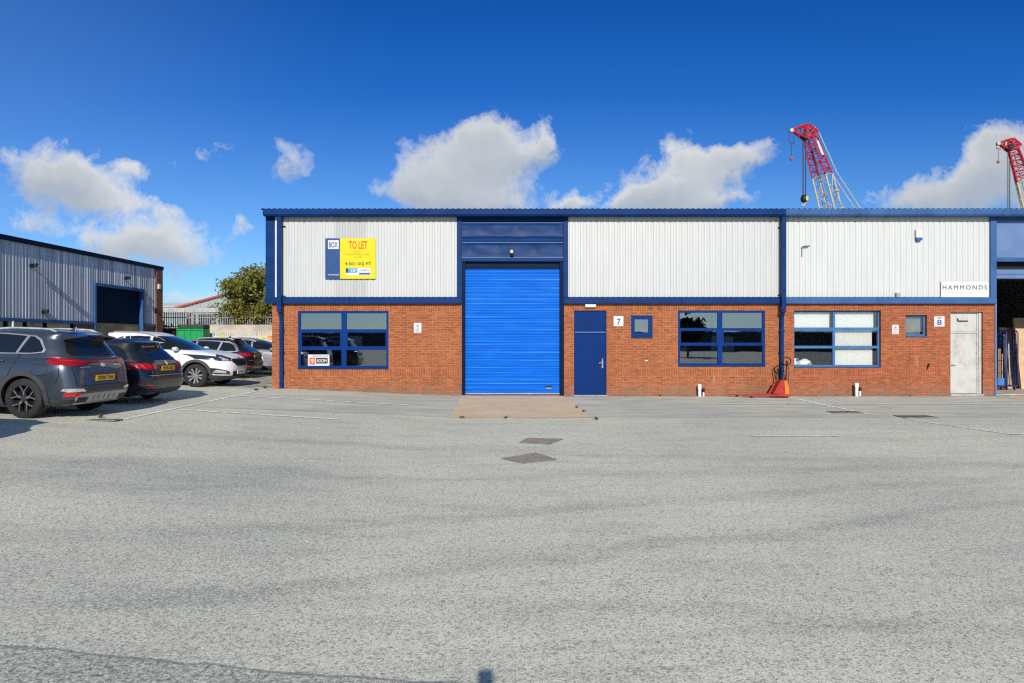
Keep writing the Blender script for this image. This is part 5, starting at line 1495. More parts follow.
# ---- white sport utility car, front and near side seen
def make_white(label, pmat, low=0.0, plate='LJ15 MWK', suv=True):
    L = 4.44
    k = 1.0
    body = [(.19, .45, 3.95, .76), (.26, .15, 4.24, .85), (.34, .06, 4.37, .895), (.46, .02, 4.42, .915), (.57, .01, L, .922), (.68, .03, L, .922),
            (.78, .05, 4.41, .918), (.88, .07, 4.35, .91), (.96, .08, 4.22, .90), (1.02, .10, 4.00, .88), (1.07, .13, 3.72, .85), (1.105, .16, 3.44, .81), (1.12, .25, 3.25, .72)]
    green = [(.98, .14, 3.44, .845), (1.08, .16, 3.35, .835), (1.15, .22, 3.12, .80), (1.25, .30, 2.86, .762), (1.36, .38, 2.58, .718), (1.46, .42, 2.30, .672),
             (1.53, .40, 2.06, .63), (1.575, .45, 1.85, .58), (1.60, .62, 1.7, .50), (1.618, .90, 1.5, .36), (1.626, 1.1, 1.35, .2)]
    if low:
        sc = lambda z: z if z < .5 else .5 + (z - .5) * (1 - low)
        body = [(sc(a), b2, c2, d2) for a, b2, c2, d2 in body]; green = [(sc(a), b2, c2, d2) for a, b2, c2, d2 in green]
    else: sc = lambda z: z
    q = lambda P_: [(a, sc(b2)) for a, b2 in P_]
    c = Car('parked_car', label, 'car', G, body, green, pmat, (.92, 3.44), .35, nr=5, nf=3.9)
    c.underside(.5, 3.8)
    c.both('side_window', q([(.72, 1.17), (.70, 1.21), (.84, 1.38), (.98, 1.455), (1.06, 1.465), (1.16, 1.135), (.92, 1.14)]), C['carglass'], off=.008)
    c.both('side_window', q([(1.23, 1.13), (1.12, 1.47), (1.5, 1.495), (1.88, 1.485), (1.93, 1.11)]), C['carglass'], off=.008)
    c.both('side_window', q([(2.01, 1.11), (1.96, 1.48), (2.10, 1.455), (2.32, 1.355), (2.90, 1.12), (2.88, 1.10)]), C['carglass'], off=.008)
    c.patch('windscreen', q([(-.73, 1.105), (-.70, 1.16), (-.52, 1.50), (.52, 1.50), (.70, 1.16), (.73, 1.105)]), 'front', C['carglass'], off=.006)
    c.patch('rear_window', q([(-.58, 1.14), (-.48, 1.46), (.48, 1.46), (.58, 1.14)]), 'rear', C['carglass'], off=.006)
    for sg in (-1, 1):
        ax = 'left' if sg > 0 else 'right'
        c.patch('headlamp', q([(sg * .47, .80), (sg * .50, .86), (sg * .72, .93), (sg * .88, .985), (sg * .88, .85), (sg * .72, .80)]), 'front', C['lampdark'], off=.008, thick=.006)
        c.patch('headlamp', q([(4.34, .81), (4.30, .89), (4.10, .965), (3.93, .995), (4.0, .92), (4.18, .84)]), ax, C['lampdark'], off=.008, thick=.006)
        c.patch('lamp_lens', q([(sg * .56, .805), (sg * .56, .845), (sg * .68, .875), (sg * .70, .815)]), 'front', C['lampclear'], off=.020)
        c.patch('lamp_lens', q([(4.27, .83), (4.25, .865), (4.08, .925), (4.05, .90)]), ax, C['lampclear'], off=.020)
        c.patch('fog_lamp_recess', [(sg * .52, .40), (sg * .56, .49), (sg * .78, .58), (sg * .88, .60), (sg * .88, .46), (sg * .76, .40)], 'front', C['lampdark'], off=.006, thick=.004)
        c.patch('fog_lamp', [(sg * .62, .43), (sg * .64, .50), (sg * .78, .54), (sg * .80, .46)], 'front', C['lampclear'], off=.016)
        c.patch('tail_lamp', q([(sg * .55, .88), (sg * .55, 1.0), (sg * .88, 1.02), (sg * .88, .88)]), 'rear', C['lampred'], off=.008)
    c.patch('grille', q([(-.30, .66), (-.46, .77), (-.44, .86), (.44, .86), (.46, .77), (.30, .66)]), 'front', C['black'], off=.006, thick=.008)
    c.strip('grille_surround', q([(-.44, .868), (.44, .868)]), .014, 'front', C['rim_cut'], off=.012)
    c.ellipse('badge', (0, sc(.885)), .065, .033, 'front', C['chrome'])
    c.patch('lower_grille', [(-.40, .34), (-.44, .50), (.44, .50), (.40, .34)], 'front', C['black'], off=.005, thick=.004)
    c.plate('front', 0, .46, plate, C['plate_w'])
    c.patch('bumper_cladding', [(-.78, .22), (-.86, .35), (.86, .35), (.78, .22)], 'front', C['cladplastic'], off=.005, thick=.012)
    for sg in (-1, 1): c.patch('bumper_cladding', [(3.93, .25), (3.92, .38), (4.30, .36), (4.32, .25)], 'left' if sg > 0 else 'right', C['cladplastic'], off=.006, thick=.010)
    for wx in (.92, 3.44): c.arch(wx, .395, .475, C['cladplastic'] if suv else pmat)
    c.both('sill_cladding', [(1.38, .215), (1.36, .37), (2.97, .37), (2.95, .215)], C['cladplastic'], off=.004, thick=.012)
    c.seams([[(1.34, .42), (1.30, .65), (1.2, .88), (1.16, 1.08)], [(1.98, .38), (1.96, 1.08)], [(2.92, .42), (2.95, .8), (2.90, 1.02)]])
    c.seams([[(-.80, .95), (-.45, .87), (.45, .87), (.80, .95)]], 'front', .010)
    c.handles([(1.45, sc(.99)), (2.35, sc(.98))], pmat)
    for x in (.92, 3.44):
        for sd in (-1, 1): c.wheel(x, sd * .905, 'fan')
    c.rails(.6, 2.05, C['rim_cut'], .03, .57)
    c.mirrors(2.80, sc(1.13), pmat)
    for sg in (-1, 1):
        MB().tube([(3.36, sg * .1 + .1, sc(1.085)), (3.30, sg * .1 + .35, sc(1.10)), (3.26, sg * .1 + .55, sc(1.12))], .010, 6).build('wiper', C['black'], c.root)
    return c

suv = make_suv(); suv.place(-7.83, 13.15, -1, 5)
pe = make_estate('black estate car with yellow plate between the grey and the white sport utility cars', 4.58, 1.47, 1.80, 2.73, 1.0, C['p_black'], 'fan', 'FV15 OKZ', .42, 'black', False); pe.place(-8.0, 15.95, -1, 4)
wh = make_white('white sport utility car with black wheel arches facing the yard', C['p_white']); wh.place(-12.88, 21.5, 1, 3)
me_ = make_estate('dark estate car with red tail lamps parked beyond the white car', 4.75, 1.47, 1.78, 2.85, 1.05, C['p_black'], 'silver', 'KX12 LHD', .55); me_.place(-9.5, 25.6, -1)
si = make_white('silver car half hidden by the brick corner beyond the dark estate', C['p_silver'], .13, 'WN60 GHK', False); si.place(-12.6, 28.6, 1)
w2c = make_estate('white car furthest back, just its roof line showing beside the brick corner', 4.5, 1.55, 1.8, 2.7, .95, C['p_white'], 'silver', 'YG14 EFB'); w2c.place(-8.6, 31.8, -1)
of = make_estate('black estate car just beyond the left edge of the picture', 4.4, 1.62, 1.80, 2.65, .95, C['p_black'], 'silver', 'MA13 RVT')
of.place(-7.55, 8.6, -1)
# ------------------------------------------------------------------ shed on the left
LX = -22.3
def lb(px): return F * (-LX) / (512 - px)      # world Y where the wall shows at this column
def lz(px, py): return CZ - (py - 341.5) * lb(px) / F
LBo = (LX, 43.0, .4)
LROT = R(-1.5)
def lrot(x, y):
    dx, dy = x - LX, y - 43.0
    return LX + dx * math.cos(LROT) - dy * math.sin(LROT), 43.0 + dx * math.sin(LROT) + dy * math.cos(LROT)
LB = empty('warehouse', LBo, (0, 0, LROT), label='grey blue corrugated warehouse with dark roller door behind the parked cars', cat='warehouse')
def ll(name, mat, fn, parent=None, **kw):
    mb = MB(); fn(mb); return mb.build(name, mat, parent or LB, LBo, **kw)
zt = 6.25; zbd = 2.76
ya, ye = 14.0, 43.35
yd0, yd1 = lb(97.5), lb(142)
def lclad(y0, y1, z0, z1):
    mb = MB(); rnd = random.Random(4); pr = []; y = y0
    while y < y1:
        d = .032 + rnd.uniform(-.004, .004)
        for f, dx in ((0, 0), (.05, 0), (.075, d), (.15, d), (.175, 0)): pr.append((y + f, LX + dx + rnd.uniform(-.0025, .0025)))
        y += .2
    pr = [p for p in pr if p[0] <= y1]
    n = len(pr)
    vs = [(x, y, z0) for y, x in pr] + [(x, y, z1) for y, x in pr]
    mb.add(vs, [(i, i + 1, n + i + 1, n + i) for i in range(n - 1)])
    return mb.build('cladding', C['clad_l'], LB, LBo, fixn=False)
lclad(ya, yd0 - .12, zbd, zt); lclad(yd0 - .12, yd1 + .12, 4.72, zt); lclad(yd1 + .13, lb(154.5), zbd, zt)
ll('roof_edge', C['navy_dk'], lambda m: m.box(LX - .2, LX + .14, ya, ye + .1, zt - .02, zt + .20), bevel=.02)
ll('roof', C['grey'], lambda m: m.add([(LX - .1, ya, zt + .1), (LX - .1, ye, zt + .1), (LX - 9, ye, zt + .75), (LX - 9, ya, zt + .75), (LX - 18, ye, zt + .1), (LX - 18, ya, zt + .1)], [(0, 1, 2, 3), (3, 2, 4, 5)]))
ll('drip_flashing', C['blue8'], lambda m: (m.box(LX - .05, LX + .10, ya, yd0 - .2, zbd - .15, zbd), m.box(LX - .05, LX + .10, yd1 + .2, lb(154.5), zbd - .15, zbd)))
ll('brick_wall', C['brickold'], lambda m: (m.box(LX - .3, LX - .002, ya, lb(30), .2, 1.2), m.box(LX - .3, LX - .002, lb(30), lb(78), .2, 1.1), m.box(LX - .3, LX - .002, lb(78), yd0 - .1, .2, zbd - .15),
                                         m.box(LX - .3, LX - .002, yd1 + .1, lb(154.7), .2, zbd - .15)))
ll('brick_pier', C['brickold'], lambda m: m.box(LX - .35, LX + .12, lb(154.8), ye, .2, zt - .03))
ll('gable_wall', C['brickold'], lambda m: m.box(LX - 18, LX - .36, ye - .3, ye, .2, zt))
ll('front_gable_wall', C['brickold'], lambda m: m.box(LX - 18, LX - .36, ya, ya + .3, .2, zt))
fr = ll('window', C['navy_dk'], lambda m: [m.box(LX - .12, LX - .02, y - .05, y + .05, 1.1, zbd - .15) for y in (20, 22, 24, 26, 28, 30.6, lb(33), lb(52), lb(77.8))])
ll('pane', C['carglass'], lambda m: m.box(LX - .11, LX - .09, ya, lb(78), 1.1, zbd - .15), fr)
ll('white_pipe', C['white'], lambda m: m.tube([(LX + .08, lb(18), .4), (LX + .08, lb(18), 2.62)], .055, 8))
# roller door
dz = 4.70
ll('door_frame', C['blue8'], lambda m: (m.box(LX - .1, LX + .12, yd0 - .12, yd0 + .02, .3, dz), m.box(LX - .1, LX + .12, yd1 - .02, yd1 + .12, .3, dz), m.box(LX - .1, LX + .14, yd0 - .12, yd1 + .12, dz, dz + .16)))
def lshut(m):
    z = 2.72; pr = []
    while z < dz:
        pr += [(LX - .12, z), (LX - .10, z + .03), (LX - .10, z + .07), (LX - .12, z + .10)]; z += .11
    n = len(pr); m.add([(x, yd0 + .02, z) for x, z in pr] + [(x, yd1 - .02, z) for x, z in pr], [(i, n + i, n + i + 1, i + 1) for i in range(n - 1)])
ll('roller_door', C['navy_dk'], lshut, fixn=False)
ll('lower_panel', mk('faded tan boarding', (.30, .24, .13), .8, var=.25, vscale=1.2), lambda m: m.box(LX - .2, LX - .13, yd0 + .02, yd1 - .02, .3, 2.75))
ll('alarm_cover', C['white'], lambda m: m.box(LX + .125, LX + .22, lb(156.6) - .1, lb(156.6) + .12, 5.0, 5.3))
ll('notice', C['white'], lambda m: m.box(LX + .03, LX + .045, lb(146.5), lb(149), 3.9, 4.5))
def flood(px, py, reach, label):
    y, z = lb(px), lz(px, py)
    t = empty('floodlight', (LX, y, z), label=label, cat='lamp', group='floodlights on the grey blue warehouse'); o = t.location[:]
    MB().tube([(LX, y + .05, z - .1), (LX + reach * .5, y + .02, z + .05), (LX + reach, y, z + .02)], .03, 8).build('arm', C['black'], t, o)
    MB().hexa([(LX + reach - .12, y - .18, z - .14), (LX + reach + .16, y - .18, z - .16), (LX + reach + .16, y + .0, z - .10), (LX + reach - .12, y + .0, z - .08),
               (LX + reach - .12, y - .12, z + .06), (LX + reach + .16, y - .12, z + .06), (LX + reach + .16, y + .08, z + .08), (LX + reach - .12, y + .08, z + .08)]).build('lamp_head', C['black'], t, o, bevel=.02)
    MB().box(LX + reach - .09, LX + reach + .13, y - .20, y - .185, z - .13, z + .02).build('lamp_glass', C['carglass'], t, o)
    t.location = (*lrot(LX, y), z); t.rotation_euler = (0, 0, LROT)
flood(35, 265, .26, 'dark floodlight on an arm high on the warehouse, its long shadow running down the wall')
flood(124.5, 277.5, .30, 'dark floodlight above the dark roller door of the warehouse')
flood(49, 311, .10, 'small dark lamp low on the warehouse cladding above the ledge')

# ------------------------------------------------------------------ raised yard and what stands behind
UZ = 2.35
MB().box(-75, -9.5, 46.3, 160, .0, UZ).build('raised_ground', C['conc'])
tag(bpy.data.objects['raised_ground'], kind='structure')
t = MB().box(PX(206, 46), -9.0, 46.0, 46.28, .35, 2.83).build('retaining_wall', mk('stained render', (.42, .38, .31), .9, var=.3, vscale=.6, stretch=(1, 1, 2)), None, (-15, 46, .4)); tag(t, 'stained pale rendered wall behind the palisade fence', 'wall')
t = MB().box(PX(160, 46.2), PX(205.8, 46.2), 46.05, 46.28, .35, 2.6).build('retaining_wall', C['brickold'], None, (-23, 46, .4)); tag(t, 'dark wall stretch behind the green container', 'wall')
C['pale'] = mk('pale galvanised palisade', (.55, .56, .55), .5, .1, var=.15)
C['pale_dk'] = mk('weathered palisade', (.27, .28, .28), .6, .1, var=.2)
def palisade(x0, x1, y, z0, h, mat, label, step=.155):
    t = empty('palisade_fence', ((x0 + x1) / 2, y, z0), label=label, cat='fence', group=None); o = t.location[:]
    mb = MB(); x = x0
    while x < x1:
        mb.add([(x - .035, y, z0 + .06), (x, y - .025, z0 + .06), (x + .035, y, z0 + .06), (x - .035, y, z0 + h - .08), (x, y - .025, z0 + h), (x + .035, y, z0 + h - .08)], [(0, 1, 4, 3), (1, 2, 5, 4)])
        x += step
    mb.build('pales', mat, t, o, fixn=False)
    MB().box(x0, x1, y + .01, y + .05, z0 + .35, z0 + .41).build('rail', mat, t, o)
    MB().box(x0, x1, y + .01, y + .05, z0 + h - .42, z0 + h - .36).build('rail', mat, t, o)
    x = x0
    while x <= x1 + .01:
        MB().box(x - .05, x + .05, y + .051, y + .13, z0, z0 + h - .1).build('post', mat, t, o); x += 2.75
palisade(PX(213, 44.4), -9.4, 44.4, .4, 2.02, C['pale'], 'pale palisade fence with coloured signs in front of the rendered wall')
palisade(-27.5, -11, 47.0, UZ, 1.4, C['pale_dk'], 'weathered grey palisade fence on top of the retaining wall')
for px, py, mt, lb_ in ((222.5, 337, 'yellow', 'faded yellow sign, leftmost on the pale palisade fence'), (239.5, 337.3, 'pinksign', 'pink and pale blue sign second on the pale palisade fence'), (260.5, 337, 'yellow', 'pale yellow sign third on the pale palisade fence'), (269.5, 337.5, 'orange', 'red and yellow sign rightmost on the pale palisade fence')):
    if mt == 'pinksign': C[mt] = mk('faded pink', (.65, .35, .38), .6)
    x, z = PX(px, 44.3), PZ(py, 44.3)
    s = empty('fence_sign', (x, 44.34, z - .12), label=lb_, cat='sign', group='signs on the palisade fence'); o = s.location[:]
    MB().box(x - .14, x + .14, 44.33, 44.35, z - .12, z + .12).build('plate', C[mt], s, o)
    MB().box(x - .10, x + .10, 44.325, 44.329, z - .07, z - .02).build('band', C['white'] if mt != 'pinksign' else C['boardblue'], s, o)
# green container with a dark netted lid
C['green'] = mk('bright green steel', (.01, .27, .085), .5, var=.12)
C['net'] = mk('dark green net', (.03, .06, .035), .9, var=.4, vscale=15)
gx0, gx1 = PX(177.5, 44), PX(203, 44)
t = empty('skip_container', ((gx0 + gx1) / 2, 44.6, .4), label='bright green steel container with dark net on top', cat='container'); o = t.location[:]
MB().box(gx0, gx1, 44.0, 45.0, .5, 2.52).build('body', C['green'], t, o)
mb = MB(); 
for k in range(5): 
    x = gx0 + (gx1 - gx0) * k / 4; mb.box(x - .04, x + .04, 43.95, 43.998, .5, 2.5)
mb.box(gx0 - .04, gx1 + .04, 43.93, 43.998, 2.42, 2.52); mb.build('ribs', C['green'], t, o)
MB().box(gx0 - .02, gx1 + .02, 43.97, 45.0, 2.523, 2.80).build('net_cover', C['net'], t, o, bevel=.06)
mb = MB(); mb.box(gx0 + .1, gx0 + .3, 44.1, 44.9, .38, .498); mb.box(gx1 - .3, gx1 - .1, 44.1, 44.9, .38, .498); mb.build('skid', C['black'], t, o)

# open frame of a canopy on the upper yard
def frame_():
    y = 50.0
    x0, x1 = PX(150, y), PX(236, y)
    z1 = PZ(309.5, y)
    t = empty('canopy', ((x0 + x1) / 2, y, UZ), label='pale grey steel canopy frame in front of the red edged shed', cat='canopy'); o = t.location[:]
    for px in (163, 197, 218, 234):
        x = PX(px, y); MB().box(x - .09, x + .09, y - .09, y + .09, UZ, z1 - .2).build('post', C['galv'], t, o)
    MB().box(x0, x1, y - .12, y + .12, z1 - .2, z1 + .05).build('beam', C['galv'], t, o)
    MB().box(x0, x1, y + .14, y + 4.5, z1 - .02, z1 + .12).build('roof', C['galv'], t, o)
    MB().box(x0, x1, y - .05, y + .05, PZ(312.8, y) - .12, PZ(312.8, y)).build('rail', C['pale_dk'], t, o)
frame_()
t = empty('red_post', (PX(189, 49), 49, UZ), label='red post standing under the pale canopy frame', cat='post'); o = t.location[:]
MB().box(PX(188, 49), PX(190.4, 49), 48.9, 49.1, UZ, PZ(313, 49)).build('post', C['red'], t, o, bevel=.01)
# red edged grey shed
def shed():
    y = 72.0
    xa, xr, xb = PX(176, y), PX(238, y), PX(300, y)
    ze, zr = PZ(307.2, y), PZ(290.6, y)
    t = empty('shed', (xr, y, UZ), label='grey clad shed with red edged sloping roof beyond the palisade', cat='shed'); o = t.location[:]
    mb = MB(); x = xa; pr = []
    while x < xb:
        for f, d in ((0, 0), (.12, 0), (.16, -.05), (.32, -.05), (.36, 0)): pr.append((x + f, y + d))
        x += .45
    pr = [p for p in pr if p[0] < xb]
    top = lambda x: ze + (zr - ze) * (1 - abs(x - xr) / (xr - xa)) - .08
    n = len(pr)
    mb.add([(p[0], p[1], UZ) for p in pr] + [(p[0], p[1], top(p[0])) for p in pr], [(i, i + 1, n + i + 1, n + i) for i in range(n - 1)])
    mb.build('cladding', C['shedgrey'], t, o, fixn=False)
    mb = MB()
    mb.hexa([(xa - .3, y - .2, ze - .22), (xr, y - .2, zr - .12), (xr, y + 30, zr - .12), (xa - .3, y + 30, ze - .22), (xa - .3, y - .2, ze - .12), (xr, y - .2, zr - .02), (xr, y + 30, zr - .02), (xa - .3, y + 30, ze - .12)])
    mb.hexa([(xr, y - .2, zr - .12), (xb + .3, y - .2, ze - .22), (xb + .3, y + 30, ze - .22), (xr, y + 30, zr - .12), (xr, y - .2, zr - .02), (xb + .3, y - .2, ze - .12), (xb + .3, y + 30, ze - .12), (xr, y + 30, zr - .02)])
    mb.build('roof', C['shedgrey'], t, o)
    mb = MB()
    mb.hexa([(xa - .3, y - .3, ze - .20), (xr, y - .3, zr - .10), (xr, y - .2, zr - .18), (xa - .3, y - .2, ze - .28), (xa - .3, y - .3, ze - .04), (xr, y - .3, zr + .06), (xr, y - .2, zr + .06), (xa - .3, y - .2, ze - .04)])
    mb.hexa([(xr, y - .3, zr - .18), (xb + .3, y - .3, ze - .28), (xb + .3, y - .2, ze - .28), (xr, y - .2, zr - .18), (xr, y - .3, zr + .06), (xb + .3, y - .3, ze - .04), (xb + .3, y - .2, ze - .04), (xr, y - .2, zr + .06)])
    mb.build('verge', C['redverge'], t, o)
    MB().box(xa - .02, xa + .1, y + .1, y + 30, UZ, ze - .2).build('side_wall', C['shedgrey'], t, o)
C['shedgrey'] = mk('pale green grey sheet', (.29, .33, .33), .5, var=.1)
C['redverge'] = mk('red verge trim', (.38, .09, .07), .5, var=.1)
shed()
def shed2():
    y = 80.0
    t = empty('shed', (PX(165, y), y, UZ), label='long low shed with pale roof left of the red edged shed', cat='shed'); o = t.location[:]
    x0, x1 = PX(90, y), PX(186, y)
    MB().box(x0, x1, y, y + 14, UZ, PZ(307, y)).build('wall', C['shedgrey'], t, o)
    MB().hexa([(x0, y - .3, PZ(307.4, y)), (x1, y - .3, PZ(307.4, y)), (x1, y + 14, PZ(304, y) + .8), (x0, y + 14, PZ(304, y) + .8), (x0, y - .3, PZ(306.8, y)), (x1, y - .3, PZ(306.8, y)), (x1, y + 14, PZ(304, y) + .95), (x0, y + 14, PZ(304, y) + .95)]).build('roof', C['paleroof'], t, o)
C['paleroof'] = mk('pale roof sheet', (.6, .6, .55), .6, var=.08)
shed2()
# storage lumps seen through the palisade
def lump(px0, px1, top, y, mat, label, name='crate_stack', cat='crates'):
    x0, x1 = PX(px0, y), PX(px1, y); z1 = PZ(top, y)
    t = empty(name, ((x0 + x1) / 2, y, UZ), label=label, cat=cat); o = t.location[:]
    n = 3; h = (z1 - UZ) / n
    for k in range(n): MB().box(x0 + .05 * k, x1 - .04 * k, y, y + 1.2, UZ + h * k + .01, UZ + h * (k + 1) - .03).build('crate', mat, t, o, bevel=.03)
lump(191, 195, 314, 49.6, C['boardblue'], 'dark blue crate stack right of the red post behind the fence')
lump(199, 206, 313.5, 51.8, C['pipe'], 'pale crate stack behind the palisade in the middle of the canopy')
lump(222, 230, 315, 51.8, C['conc'], 'grey crate stack behind the palisade at the right canopy end')

# ------------------------------------------------------------------ foliage
def leafmat(name, cols):
    m, nt, b = nodes_of(name)
    gi = N(nt, 'ShaderNodeTexCoord')
    n1 = noise(nt, gi.outputs['Object'], 1.1, 3, .6); n2 = noise(nt, gi.outputs['Object'], 9, 2, .6)
    c = mixc(nt, maprange(nt, n1, .38, .62), cols[0], cols[1])
    c = mixc(nt, maprange(nt, n2, .52, .66), c, cols[2])
    nt.links.new(c, b.inputs['Base Color']); b.inputs['Roughness'].default_value = .6
    b.inputs['Transmission Weight'].default_value = 0
    tr = N(nt, 'ShaderNodeBsdfTranslucent', ins={'Color': c})
    mx = N(nt, 'ShaderNodeMixShader', ins={0: .3, 1: b.outputs[0], 2: tr.outputs[0]})
    out = [n for n in nt.nodes if n.type == 'OUTPUT_MATERIAL'][0]
    nt.links.new(mx.outputs[0], out.inputs[0])
    return m
C['leaf_a'] = leafmat('turning leaves', [(.11, .16, .025), (.22, .225, .035), (.30, .18, .035)])
C['leaf_d'] = leafmat('dark shrub leaves', [(.018, .03, .012), (.03, .045, .015), (.05, .05, .02)])
C['bark'] = mk('bark', (.12, .09, .065), .9, var=.35, vscale=6)
def tree(x, y, z0, h, rad, seed, mat, label, leaves=9000, ls=.13, name='tree', cat='tree', squash=1.0, low=.28, group=None):
    rnd = random.Random(seed)
    t = empty(name, (x, y, z0), label=label, cat=cat, group=group); o = (x, y, z0)
    tips = []
    mb = MB()
    mb.tube([(x, y, z0 - .1), (x + .06, y, z0 + h * .25), (x - .05, y + .05, z0 + h * .5), (x, y, z0 + h * .85)], [h * .028, h * .022, h * .014, h * .004], 8)
    for k in range(34):
        a = rnd.uniform(0, 6.283); f = rnd.uniform(low, .9)
        base = Vector((x, y, z0 + h * f * .8))
        env = math.sin(math.pi * min(1, max(.08, (f - low * .6) / (1.05 - low * .6)))) ** .6
        r = rad * env * rnd.uniform(.55, 1.0)
        tip = base + Vector((math.cos(a) * r, math.sin(a) * r, h * rnd.uniform(.02, .16)))
        mid = base.lerp(tip, .5) + Vector((0, 0, h * .02))
        mb.tube([base, mid, tip], [h * .009, h * .006, h * .002], 5)
        tips += [tip, mid.lerp(tip, .5), mid]
        for q in range(3): tips.append(tip + Vector((rnd.gauss(0, 1), rnd.gauss(0, 1), rnd.gauss(0, .7))) * rad * .16)
    tips.append(Vector((x, y, z0 + h * .93)))
    mb.build('trunk', C['bark'], t, o, smooth=50)
    lf = MB()
    per = leaves // len(tips)
    for tp in tips:
        rr = rad * rnd.uniform(.10, .21)
        for k in range(int(per * rnd.uniform(.6, 1.3))):
            v = Vector((rnd.gauss(0, 1), rnd.gauss(0, 1), rnd.gauss(0, .7) * squash)) * rr * .62
            p = tp + v
            u = Vector((rnd.gauss(0, 1), rnd.gauss(0, 1), rnd.gauss(0, 1))).normalized(); w = u.cross(Vector((rnd.gauss(0, 1), rnd.gauss(0, 1), rnd.gauss(0, 1)))).normalized()
            s = ls * rnd.uniform(.6, 1.25)
            lf.add([p - u * s, p + w * s * .45, p + u * s, p - w * s * .45], [(0, 1, 2, 3)])
    lf.build('crown', mat, t, o, fixn=False)
    return t
tree(PX(266, 48.3), 48.3, UZ, 4.95, 2.9, 11, C['leaf_a'], 'green and yellow leafed tree rising beside the blue corner of the building', 17000, .135, low=.12)
tree(PX(240, 48), 48, UZ, 2.4, 1.5, 5, C['leaf_a'], 'low leafy sapling left of the big tree behind the fence', 3500, .11, low=.1)
tree(PX(209, 55), 55, UZ, 2.7, 1.0, 8, C['leaf_a'], 'thin straggly sapling in front of the grey shed', 900, .09, low=.1)
tree(PX(168, 45), 45, .4, 2.5, 1.15, 21, C['leaf_d'], 'dark shrub beside the brick pier left of the green container', 5000, .10, 'shrub', 'shrub', low=.02)

